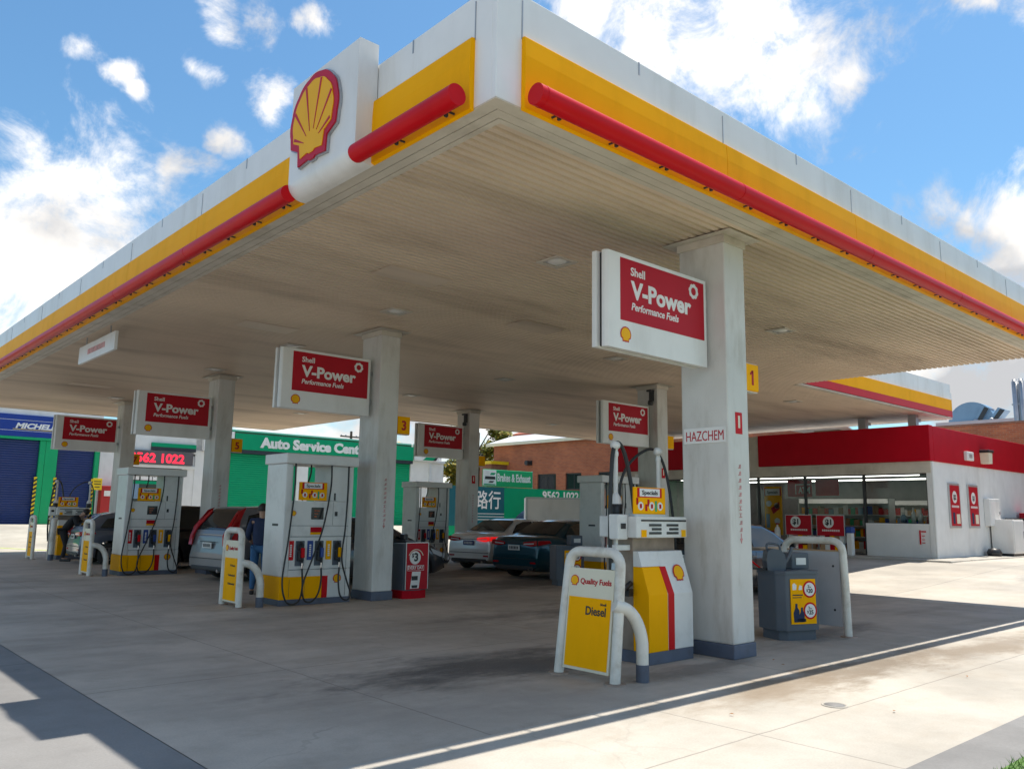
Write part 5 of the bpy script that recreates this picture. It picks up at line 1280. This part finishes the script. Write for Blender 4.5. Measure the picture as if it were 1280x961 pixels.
# ------------------------------------------------------------------ jade hoarding with the phone number
hd_ = thing('hoarding', 'long jade green hoarding carrying the number 9562 1022', 'hoarding')
HYY = 28.0
MB().box(21.0, 31.5, HYY, HYY+.1, 0.2, 3.0).build('board', M['jade'], hd_)
q = MB().box(21.2, 24.9, HYY-.03, HYY, 1.0, 2.98).build('teal_banner', M['teal'], hd_)
text('一路行', q, M['sign_white'], (22.05, HYY-.03, 1.95), (1,0,0), (0,0,1), 0.72, width=2.6, bold=0.01)
MB().box(22.9,24.9,HYY-.04,HYY-.03,1.60,1.63).box(22.6,24.9,HYY-.04,HYY-.03,1.45,1.48).box(22.9,24.9,HYY-.04,HYY-.03,1.30,1.33).build('banner_line', M['sign_white'], q)
text('9562 1022', hd_, M['sign_white'], (27.75, HYY, 2.46), (1,0,0), (0,0,1), 0.44, width=2.9, bold=0.03, depth=0.01)
be = thing('brakes_sign', 'green sign lettered Brakes & Exhaust standing above the jade hoarding', 'sign')
by = HYY+.5
MB().box(23.9, 27.45, by, by+.12, 3.05, 3.95).build('board', M['green'], be, bevel=0.02)
MB().box(23.85, 24.75, by-.03, by, 3.1, 3.92).build('white_panel', M['sign_white'], be)
MB().prism([(23.95,3.42),(24.7,3.42),(24.66,3.58),(23.98,3.58)], 'y', by-.036, by-.03).prism([(24.2,3.25),(24.5,3.25),(24.62,3.34),(24.3,3.34)], 'y', by-.036, by-.03).build('black_mark', M['ink'], be)
MB().prism([(24.3,3.66),(24.6,3.66),(24.72,3.78),(24.4,3.78)], 'y', by-.036, by-.03).box(23.9,24.7,by-.036,by-.03,3.12,3.18).build('green_mark', M['jade'], be)
text('Brakes & Exhaust', be, M['sign_white'], (24.85, by, 3.35), (1,0,0), (0,0,1), 0.42, width=2.45, bold=0.03, depth=0.01)
MB().cyl((24.2,by+.2,.4),(24.2,by+.2,3.9),.05,10).build('post', M['steel'], be); MB().cyl((27.6,by+.2,.4),(27.6,by+.2,4.0),.05,10).build('post', M['steel'], be)
kb = thing('carton', 'cardboard carton on a stand in front of the jade hoarding', 'carton', (26.3, 27.0, gz(26,27)))
MB().box(0,.9,0,.6,.75,1.35).build('box', M['kraft'], kb, bevel=0.01); MB().box(.05,.85,.05,.55,0,.75).build('stand', M['steel'], kb); MB().box(.42,.48,-.004,.604,.755,1.354).build('tape', M['cream'], kb)
# white box van behind the teal sedan
bv = thing('box_trailer', 'plain white box trailer parked beyond the teal sedan', 'trailer', (19.9, 20.9, gz(20,21)), R(-40))
MB().box(0, 2.6, 0, 1.7, .55, 2.02).build('cargo_box', M['sign_white'], bv, bevel=0.03)
MB().box(-.02,.05,-.02,.05,.5,2.04).box(2.56,2.62,-.02,.05,.5,2.04).box(.05,2.56,-.015,.0,1.96,2.04).build('corner_trim', M['alu'], bv)
for y in (.05, 1.65):
    w_ = MB().lathe([(.2,-.1),(.31,-.1),(.34,-.06),(.34,.06),(.31,.1),(.2,.1)], (1.3,y,.34), axis='y', seg=24).build('wheel', M['tyre'], bv)
    MB().lathe([(0,-.08),(.2,-.09)], (1.3,y,.34), axis='y', seg=16).build('rim', M['rim'], w_)
MB().box(.1,2.5,.2,1.5,.4,.55).build('chassis', M['car_trim'], bv)
MB().tube([(2.5,.85,.48),(3.3,.85,.45)], .04, 8).cyl((3.3,.85,.45),(3.3,.85,0.0),.03,8).build('drawbar', M['steel'], bv)

# ------------------------------------------------------------------ brick buildings
bb = thing('brick_hall', 'red brick hall with white pitched roof behind the jade hoarding', 'building')
mb = MB(); wins = [(32.2,33.9),(30.0,31.35),(27.2,28.6),(24.5,25.9)]
ys = sorted([18.0, 38.3]+[v for w in wins for v in w])
for a, b in zip(ys[:-1], ys[1:]):
    if (a, b) in wins: mb.box(33, 33.25, a, b, 0, 3.18).box(33, 33.25, a, b, 4.2, 6.3)
    else: mb.box(33, 33.25, a, b, 0, 6.3)
mb.box(33.25, 45, 38.05, 38.3, 0, 6.3).box(33.25, 45, 18, 18.25, 0, 6.3)
mb.build('wall', M['brick'], bb)
for a, b in wins:
    f_ = MB().box(33.08,33.16,a,b,3.18,3.26).box(33.08,33.16,a,b,4.12,4.2).box(33.08,33.16,a,a+.07,3.26,4.12).box(33.08,33.16,b-.07,b,3.26,4.12).box(33.08,33.16,(a+b)/2-.03,(a+b)/2+.03,3.26,4.12).build('window', M['frame_dark'], bb)
    MB().box(33.1,33.13,a+.07,b-.07,3.26,4.12).build('pane', M['house_glass'], f_)
    MB().box(32.96,33.1,a-.05,b+.05,3.1,3.176).build('sill', M['brick_dark'], f_)
mb = MB(); mb.slab([(32.75,17.7,6.32),(32.75,38.8,6.32),(38.6,38.8,8.1),(38.6,17.7,8.1)], (0,0,1), 0.08); mb.slab([(38.6,17.7,8.1),(38.6,38.8,8.1),(45.3,38.8,6.3),(45.3,17.7,6.3)], (0,0,1), .08); mb.build('roof', M['roof'], bb)
MB().box(32.68,32.78,17.7,38.8,6.2,6.40).build('gutter', M['cream'], bb)
mb = MB(); mb.slab([(35.2,17.7,7.15),(35.2,38.8,7.15),(36.0,38.8,7.4),(36.0,17.7,7.4)], (0,0,1), .12); mb.build('terracotta_capping', M['terracotta'], bb)
MB().box(31.6,33,36.9,38.1,0,4.9).build('brick_porch', M['brick_dark'], bb); MB().box(31.4,32.99,36.7,38.2,4.9,5.1).build('porch_roof', M['hazard_y'], bb)
MB().cyl((32.6,34.6,4.95),(32.9,34.6,4.95),.16,10).box(32.9,33,34.4,34.8,4.8,5.1).build('floodlight', M['frame_dark'], bb)
b2 = thing('brick_warehouse', 'long low brown brick building behind the shop roof', 'building')
MB().box(34, 46, -14, 17.4, 0, 5.66).build('wall', M['brick'], b2); MB().box(33.95, 46, -14, 17.5, 5.662, 5.74).build('capping', M['brick_dark'], b2)
rv = thing('roof_ventilator', 'blue grey curved roof ventilator with dark louvre panels beyond the shop', 'roof vent', (38, 8.2, 5.74))
MB().box(-1.5,2,-1.2,2.2,0,.42).build('base', M['roof'], rv)
pts = [(1.05+1.02*math.cos(R(a)), .42+1.02*math.sin(R(a))) for a in range(0, 181, 10)]
MB().prism(pts, 'x', -0.3, 0.5).build('curved_hood', M['mesh_blue'], rv, bevel=0.02)
for k in range(2):
    y = .62-k*.66
    MB().slab([(-.4,y,.45),(-.4,y-.30,.62),(-.4,y+.06,1.20-k*.1),(-.4,y+.42,1.08-k*.1)] and [(-.42,y+.30,.52),(-.42,y+.02,.40),(-.42,y-.42,1.08-k*.14),(-.42,y-.12,1.22-k*.14)], (1,0,0), .7).build('vent_wing', M['mesh_blue'], rv)
    MB().slab([(-.45,y+.16,.50),(-.45,y-.02,.44),(-.45,y-.40,1.05-k*.14),(-.45,y-.22,1.14-k*.14)], (1,0,0), .03).build('louvre', M['frame_dark'], rv)
for y in (.78, .12): MB().lathe([(0,-.08),(.13,-.07),(.15,0),(.13,.07),(0,.08)], (-.5,y,.46), axis='x', seg=14).build('fan', M['steel'], rv)
ch = thing('twin_flue', 'pair of grey metal flues rising at the right edge above the brick building', 'chimney', (36, 6.68, 5.74))
for y in (-.11, .14): MB().lathe([(.12,0),(.12,1.95),(.09,1.95),(.09,2.05),(.07,2.05),(.07,2.0)], (0,y,0), seg=16).build('flue', M['steel'], ch)
MB().box(-.05,.05,-.3,.3,.9,.98).build('strap', M['alu'], ch)

# ------------------------------------------------------------------ shop
SX, SY, SZ = 23.1, 5.6, 0.44
MB().box(22.0, 34, 4.75, 19.2, 0.2, SZ)
mb = MB(); mb.box(22.0, 34, 4.75, 19.2, 0.15, SZ); tag(mb.build('kerb_platform', M['kerb'], bevel=0.03), kind='structure')
shop = thing('shop', 'white station shop with deep red fascia and a long glazed front', 'shop')
# side and rear walls
mb = MB(); mb.box(SX+.2, 32.6, SY, SY+.2, SZ, 4.55).box(32.4, 32.6, SY+.2, 18.8, SZ, 4.55).box(SX+.2, 32.4, 18.6, 18.8, SZ, 4.55).box(SX, SX+.2, SY, SY+.14, SZ, 3.46).box(SX,SX+.2,12.25,14.5,SZ,3.46).box(SX,SX+.2,17.6,18.8,SZ,3.46)
mb.box(SX+.02, SX+.16, SY+.14, 7.78, SZ, 1.50)
mb.build('wall', M['render_white'], shop, bevel=0.01)
MB().box(SX-.02, SX+.22, SY-.01, 18.8, 3.10, 3.47).box(SX-.02,SX+.2,11.66,14.6,3.47,4.6).build('cream_fascia', M['cream_wall'] if 'cream_wall' in M else M['trim'], shop)
MB().box(SX-.10, SX+.2, SY-.06, 11.65, 3.475, 4.62).box(SX-.10,SX+.2,14.61,18.8,3.475,4.6).box(SX+.205, 32.7, SY-.06, SY+.25, 3.475, 4.6).build('red_fascia', M['dark_red'], shop, bevel=0.015)
MB().box(SX+.2, 32.5, SY+.25, 18.8, 4.45, 4.55).build('roof', M['roof'], shop)
MB().cyl((SX+.05,SY-.03,SZ),(SX+.05,SY-.03,3.46),.05,10).build('downpipe', M['render_white'], shop)
MB().box(SX+.3, 32.4, SY+.2, 18.6, SZ+.001, SZ+.02).build('shop_floor', M['grey_ceiling'], shop)
MB().box(SX+.3, 32.4, SY+.2, 18.6, 3.2, 3.25).build('shop_ceiling', M['grey_ceiling'], shop)
MB().box(29.6, 29.8, SY+.2, 18.6, SZ+.02, 3.2).box(SX+.5, 29.6, SY+.21, SY+.25, SZ+.02, 3.2).build('added_lining', M['added_lining'], shop)  # added dark sheets over the white inner walls, to dim the interior
for x in (25.5, 28.5):
    MB().box(x, x+.25, 7, 17, 3.16, 3.198).build('ceiling_light', M['tube_lamp'] if 'tube_lamp' in M else M['lamp_glass'], shop)
# glazing
for (a, b, z0) in ((SY+.18, 7.76, 1.52), (7.84, 9.88, SZ+.06), (9.96, 11.74, SZ+.06), (11.82, 12.2, SZ+.06), (14.55, 17.55, SZ+.06)):
    f_ = MB().box(SX+.06,SX+.14,a,b,z0-.04,z0).box(SX+.06,SX+.14,a,b,3.06,3.1).box(SX+.06,SX+.14,a-.04,a,z0-.04,3.1).box(SX+.06,SX+.14,b,b+.04,z0-.04,3.1).build('window', M['frame_dark'], shop)
    MB().box(SX+.095, SX+.103, a, b, z0, 3.06).build('pane', M['shop_glass'], f_)
n_ = MB().box(SX-.006, SX+.018, 6.02, 6.06, .86, 1.30).build('notice_strip', M['red'], shop)
MB().box(SX+.0, SX+.018, 5.86, 6.0, 1.24, 1.28).box(SX+.0,SX+.018,5.9,5.99,1.12,1.14).box(SX,SX+.018,5.9,5.99,1.0,1.02).box(SX,SX+.018,5.9,5.99,.9,.92).build('notice_lines', M['red'], shop)
# things in the window
random.seed(11)
def shelf(loc, n_y, label):
    t = thing('shop_shelf', label, 'shelf', loc, group='stocked shelves inside the shop')
    fr = MB(); fr.box(0,.5,0,n_y,0,.1)
    for z in (.5,.9,1.3,1.7): fr.box(0,.5,0,n_y,z,z+.03)
    fr.box(.48,.5,0,n_y,0,1.9); fr.box(0,.5,-.03,0,0,1.9); fr.box(0,.5,n_y,n_y+.03,0,1.9)
    fr.build('frame', M['render_white'], t)
    cm = [M['red'], M['yellow'], M['blue_flag'], M['sign_white'], M['green'], M['kraft'], M['mesh_blue']]
    for z in (.1,.53,.93,1.33):
        y = .03
        while y < n_y-.2:
            w = random.uniform(.1,.22); MB().box(.06,.4,y,y+w-.012,z+.001,z+random.uniform(.18,.33)).build('packet', random.choice(cm), t); y += w
    return t
shelf((25.4, 8.0, SZ+.02), 3.4, 'stocked white shelf inside the shop behind the red header boards')
shelf((28.2, 6.2, SZ+.02), 4.6, 'deeper stocked shelf inside the shop at the right')
ctr = thing('shop_counter', 'pale counter inside the shop window at the right', 'counter', (24.0, 5.95, SZ+.02))
MB().box(0,.6,0,1.7,0,1.0).build('front', M['grey_box'], ctr); MB().box(-.04,.64,-.04,1.74,1.0,1.04).build('worktop', M['frame_dark'], ctr)
at = thing('atm_sign', 'red ATM sign hanging inside the shop window', 'sign', (SX+.35, 10.75, 2.38))
MB().box(0,.05,-.92,0,0,.6).build('panel', M['sign_red'], at)
text('ATM', at, M['sign_white'], (0,-.42,.13), (0,-1,0), (0,0,1), .22, width=.44, bold=.03)
MB().box(-.006,0,-.88,-.3,.42,.45).box(-.006,0,-.33,-.3,.1,.42).build('outline', M['sign_white'], at)
MB().cyl((.025,-.2,.6),(.025,-.2,.78),.01,6).cyl((.025,-.7,.6),(.025,-.7,.78),.01,6).build('hanger', M['steel'], at)
r2 = thing('red_poster', 'plain red poster hanging inside the shop beside the ATM sign', 'poster', (SX+.5, 9.75, 2.42))
MB().box(0,.03,-.85,0,0,.56).build('sheet', M['sign_red'], r2); MB().box(-.004,0,-.6,-.2,.1,.3).build('printed_shape', M['dark_red'], r2)
yb = thing('yellow_banner', 'tall yellow specials banner standing inside the shop glass', 'banner', (SX+.3, 11.68, SZ+.02))
MB().box(0,.03,-.70,0,.55,2.3).build('sheet', M['yellow'], yb); MB().box(-.02,.05,-.6,-.1,0,.55).build('stand', M['grey_box'], yb)
MB().box(-.006,0,-.63,-.05,1.98,2.22).build('title_plate', M['sign_white'], yb); MB().box(-.006,0,-.68,-.63,1.95,2.25).box(-.006,0,-.05,-.01,1.95,2.25).box(-.006,0,-.55,-.2,.62,.7).build('red_corner', M['red'], yb)
text('Specials', yb, M['ink'], (-.006,-.34,2.05), (0,-1,0), (0,0,1), .10, width=.44, align='C', bold=.02)
for y, z in ((-.18,1.68),(-.5,1.05),(-.5,1.6)): MB().lathe([(0,-.006),(.11,-.006),(.11,0)], (0,y,z), axis='x', seg=16, smooth=False).build('price_disc', M['sign_white'], yb)
MB().box(-.006,0,-.2,-.06,.8,1.3).build('printed_bottle', M['mesh_blue'], yb)
MB().slab([(-.006,-.25,1.5),(-.006,-.6,1.75),(-.006,-.62,1.5),(-.006,-.35,1.3)], (1,0,0), .006).build('printed_pack', M['dark_red'], yb)
# racks under red boards in front of the glass
def rack(y0, label, digit):
    t = thing('promo_rack', label, 'display rack', (22.45, y0, SZ), group='promotional racks with red header boards')
    fr = MB()
    for yy in (0, .9):
        for xx in (0, .4): fr.box(xx-.012,xx+.012,yy-.012,yy+.012,0,.78)
    for z in (.08,.38): fr.box(-.01,.41,-.01,.91,z,z+.02)
    fr.build('frame', M['steel'], t)
    cm = [M['kraft'], M['yellow'], M['dark_red'], M['sign_white']]
    for z in (.101,.401):
        for i in range(5): MB().box(.04,.36,.03+i*.172,.19+i*.172,z,z+random.uniform(.17,.26)).build('packet', cm[(i+int(z*9))%4], t)
    b_ = MB().box(-.04,-.015,-.02,.93,.62,1.28).build('header_board', M['sign_red'], t)
    MB().box(-.045,-.012,-.035,-.02,.60,1.30).box(-.045,-.012,.93,.945,.60,1.30).box(-.045,-.012,-.02,.93,1.28,1.30).build('board_frame', M['alu'], t)
    MB().lathe([(0,-.006),(.19,-.006),(.19,0)], (-.04,.52 if digit==1 else .56,1.06), axis='x', seg=20, smooth=False).build('price_disc', M['sign_white'], b_)
    text('$1', b_, M['ink'], (-.046,.52 if digit==1 else .56,.98), (0,-1,0), (0,0,1), .18, align='C', bold=.04)
    mb = MB(); 
    for k in range(9): mb.box(-.044,-.04,.14+k*.07,.185+k*.07,.76,.82)
    mb.build('board_lettering', M['sign_white'], b_)
    return t
rack(9.35, 'rack with red $1 board in front of the shop, left of the two', 0); rack(8.2, 'rack with red $1 board in front of the shop, right of the two', 1)
wb = thing('water_bucket', 'white container with blue lid beside the red racks', 'container', (22.5, 7.98, SZ))
MB().box(0,.2,0,.18,0,.72).build('body', M['sign_white'], wb, bevel=.02); MB().box(-.02,.22,-.02,.2,.72,.92).build('lid', M['blue_flag'], wb, bevel=.02)
gb = thing('gas_cylinder', 'white gas cylinder standing by the yellow banner', 'gas cylinder', (22.6, 10.72, SZ))
MB().lathe([(.0,0),(.09,0),(.1,.03),(.1,.75),(.07,.85),(.03,.88),(.03,.95),(0,.95)], seg=14).build('body', M['sign_white'], gb); MB().box(-.04,.04,-.04,.04,.95,1.0).build('valve', M['brickred_box'], gb)
for i, (y, h, w, m_, lab) in enumerate(((6.95,.34,.2,'mesh_blue','blue bottle'),(6.62,.5,.13,'sign_white','tall white bottle'),(6.40,.42,.16,'sign_white','white carton'),(6.12,.3,.18,'sign_red','red and white pack'))):
    o = thing('display_item', lab+' on the counter inside the right shop window', 'shop goods', (24.12, y, SZ+1.06))
    MB().lathe([(0,0),(w/2,0.0),(w/2,h*.7),(w*.2,h*.85),(w*.2,h),(0,h)], seg=12).build('container', M[m_], o); MB().lathe([(w*.21,h*.88),(w*.21,h+.02),(0,h+.02)], seg=10).build('cap', M['sign_white'], o)
# side wall: posters, cabinet, chest, cage
for i, x in enumerate((24.35, 26.0)):
    t = thing('poster_case', ('red poster case on the white shop side wall, nearer the corner','red poster case on the white shop side wall, next to the meter cabinet')[i], 'poster', (x, SY, 1.38), group='poster cases on the shop side wall')
    MB().box(0,.92,-.05,0,0,1.45).build('case', M['alu'], t, bevel=.006)
    q = MB().box(.07,.85,-.056,-.05,.07,1.38).build('sheet', M['sign_red'], t)
    MB().lathe([(0,-.004),(.2,-.004),(.2,0)], (.42,-.056,1.0), axis='y', seg=22, smooth=False).build('price_disc', M['sign_white'], q)
    text('$1' if i else '$2', q, M['ink'], (.42,-.06,.92), (1,0,0), (0,0,1), .16, align='C', bold=.04)
    mb = MB(); [mb.box(.14+k*.09,.2+k*.09,-.06,-.056,.66,.73) for k in range(7)]; mb.build('poster_lettering', M['sign_white'], q)
    MB().box(.2,.36,-.062,-.056,.14,.5).build('printed_pack', M['navy_jacket'], q); MB().box(.5,.78,-.062,-.056,.14,.45).build('printed_cup', M['cream'], q)
wl_ = thing('wall_lamp', 'black and cream wall lamp on the red fascia of the shop side', 'lamp', (27.5, SY-.06, 3.72))
MB().prism([(-.2,.32),(.2,.32),(.14,-.12),(-.14,-.12)], 'y', -.28, 0).build('shade', M['cream'], wl_, bevel=.02); MB().box(-.24,.24,-.32,0,.26,.36).build('hood', M['black'], wl_, bevel=.02)
ex = thing('notice_box', 'small white box sign on the red fascia left of the wall lamp', 'sign', (26.1, SY-.06, 3.72))
MB().box(-.3,.3,-.12,0,-.08,.22).build('box', M['sign_white'], ex, bevel=.02); MB().box(-.14,.14,-.126,-.12,.0,.14).build('faded_lettering', M['alu'], ex)
mc = thing('meter_cabinet', 'white meter cabinet on the shop side wall right of the posters', 'cabinet', (27.5, SY, 1.45))
MB().box(0,1.0,-.2,0,0,.95).build('cabinet', M['render_white'], mc, bevel=.02); MB().box(.08,.92,-.206,-.2,.08,.85).build('door', M['sign_white'], mc, bevel=.004); MB().box(.85,.9,-.23,-.206,.4,.5).build('handle', M['steel'], mc)
ic = thing('ice_chest', 'white chest against the shop side wall beside the dark rack', 'ice chest', (27.9, SY-.75, SZ))
MB().box(0,1.1,0,.7,.08,1.25).build('cabinet', M['sign_white'], ic, bevel=.02); MB().box(.02,1.08,-.02,0,.15,1.2).build('door', M['render_white'], ic, bevel=.01); MB().box(.05,1.05,.05,.65,0,.08).build('foot', M['black'], ic); MB().box(.95,1.0,-.05,-.02,.6,.85).build('handle', M['steel'], ic)
gc = thing('gas_cage', 'dark barred rack with grey shelves at the right edge by the shop wall', 'rack', (29.2, SY-.72, SZ))
mb = MB()
for z in (.05,.3,.55,.8,1.05): mb.box(0,1.5,-.02,.6,z,z+.05)
mb.build('shelf', M['alu'], gc)
mb = MB(); mb.box(0,1.5,.6,.64,0,1.28).box(0,.04,0,.6,0,1.28).box(1.46,1.5,0,.6,0,1.28).box(0,1.5,0,.6,1.26,1.3); mb.build('frame', M['frame_dark'], gc)
for z in (.1,.35,.6,.85):
    for k in range(4): MB().lathe([(0,0),(.11,0),(.12,.03),(.12,.12),(.06,.18),(0,.18)], (.2+k*.36,.3,z), seg=12).build('cylinder', M['bin'], gc)
rp = thing('notice_board', 'narrow red board beside the dark rack at the right edge', 'board', (30.8, SY-.5, SZ))
MB().box(0,.6,0,.4,.1,1.5).build('board', M['sign_red'], rp, bevel=.01); MB().box(.05,.55,.05,.35,0,.1).build('foot', M['black'], rp)
ho = thing('hose_bowl', 'small black bowl at the foot of the shop side wall', 'bowl', (27.3, SY-.3, SZ))
MB().lathe([(.0,.0),(.2,.0),(.24,.12),(.18,.24),(.0,.28)], seg=16).build('shell', M['black'], ho)
ru = thing('roof_unit', 'pale ventilation box on the shop roof below the rear canopy', 'roof unit', (24.1, 9.0, 4.56))
MB().box(0,.5,0,1.0,0,.22).build('case', M['cream'], ru, bevel=.02); MB().box(-.01,0,.6,.95,.05,.17).build('grille', M['steel'], ru)
fs = thing('forecourt_signpost', 'slim white signpost with small arrow plate behind the diesel pump', 'signpost', (22.2, 16.2, gz(22,16)))
MB().cyl((0,0,0),(0,0,3.9),.035,8).build('post', M['sign_white'], fs); MB().box(-.05,-.02,-.28,.62,2.72,2.92).build('plate', M['sign_white'], fs, bevel=.01); MB().box(-.055,-.05,.0,.3,2.80,2.83).build('plate_lettering', M['alu'], fs)

# ------------------------------------------------------------------ trees, pole
def tree(loc, h, rad, label, ca, n=5200, seed=1):
    rr = random.Random(seed)
    t = thing('tree', label, 'tree', loc, group='trees beyond the workshops')
    mb = MB(); mb.tube([(0,0,0),(.08,.04,h*.3),(-.06,.1,h*.55),(.05,.05,h*.85)], [.2,.15,.1,.03], 10)
    cl = []
    for k in range(22):
        a = rr.random()*6.28; z = h*(.25+.7*rr.random()); rr_ = rad*math.sqrt(max(.08,1-((z/h-.6)/.42)**2))*rr.uniform(.35,1)
        c = Vector((rr_*math.cos(a), rr_*math.sin(a), z)); cl.append((c, rad*rr.uniform(.22,.42)))
        mb.tube([(0,0,max(.25*h,z-h*.22)), (c.x*.5,c.y*.5,z-h*.06), c], [.06,.035,.012], 6)
    mb.build('trunk', M['bark'], t)
    mb = MB()
    for i in range(n):
        c, r_ = cl[i % len(cl)]
        d = Vector((rr.gauss(0,1),rr.gauss(0,1),rr.gauss(0,.8))).normalized()*r_*rr.random()**.45
        p = c+d; u = Vector((rr.gauss(0,1),rr.gauss(0,1),rr.gauss(0,1))).normalized(); v = u.orthogonal().normalized(); s = rr.uniform(.12,.22)
        mb.add([p-u*s, p+v*s*.5, p+u*s, p-v*s*.5], [(0,1,2,3)], rr.choice((0,0,1)))
    mb.build('crown', ca, t)
M['bark'] = mat('bark', (0.09,0.07,0.05), 0.9, var=.2)
LY = [mat('leaf_lime', (0.20,0.21,0.02), 0.55, var=.3, scale=5), mat('leaf_gold', (0.42,0.30,0.03), 0.55, var=.3, scale=5)]
tree((35.0, 42.3, gz(35,42)), 8.0, 2.6, 'yellow green tree between the jade shutters and the brick hall', LY, 11000, 4)
tree((36.0, 56.0, gz(36,56)), 6.8, 3.2, 'yellowish tree top showing over the jade fascia', LY, 4000, 9)
pl_ = thing('power_pole', 'tall dark power pole with crossarms above the Auto Service Centre sign', 'power pole', (34.6, 60.0, 0.4))
MB().tube([(0,0,0),(0,0,8.4)], [.17,.11], 10).build('pole', M['bark'], pl_)
for z, w in ((7.9,1.1),(7.1,1.3)): 
    a_ = MB().box(-w,w,-.06,.06,z-.06,z+.06).build('crossarm', M['bark'], pl_)
    for x in (-w+.1,-w*.5,w*.5,w-.1): MB().lathe([(.05,.06),(.07,.14),(.03,.22),(0,.22)], (x,0,z), seg=8).build('insulator', M['roof'], a_)
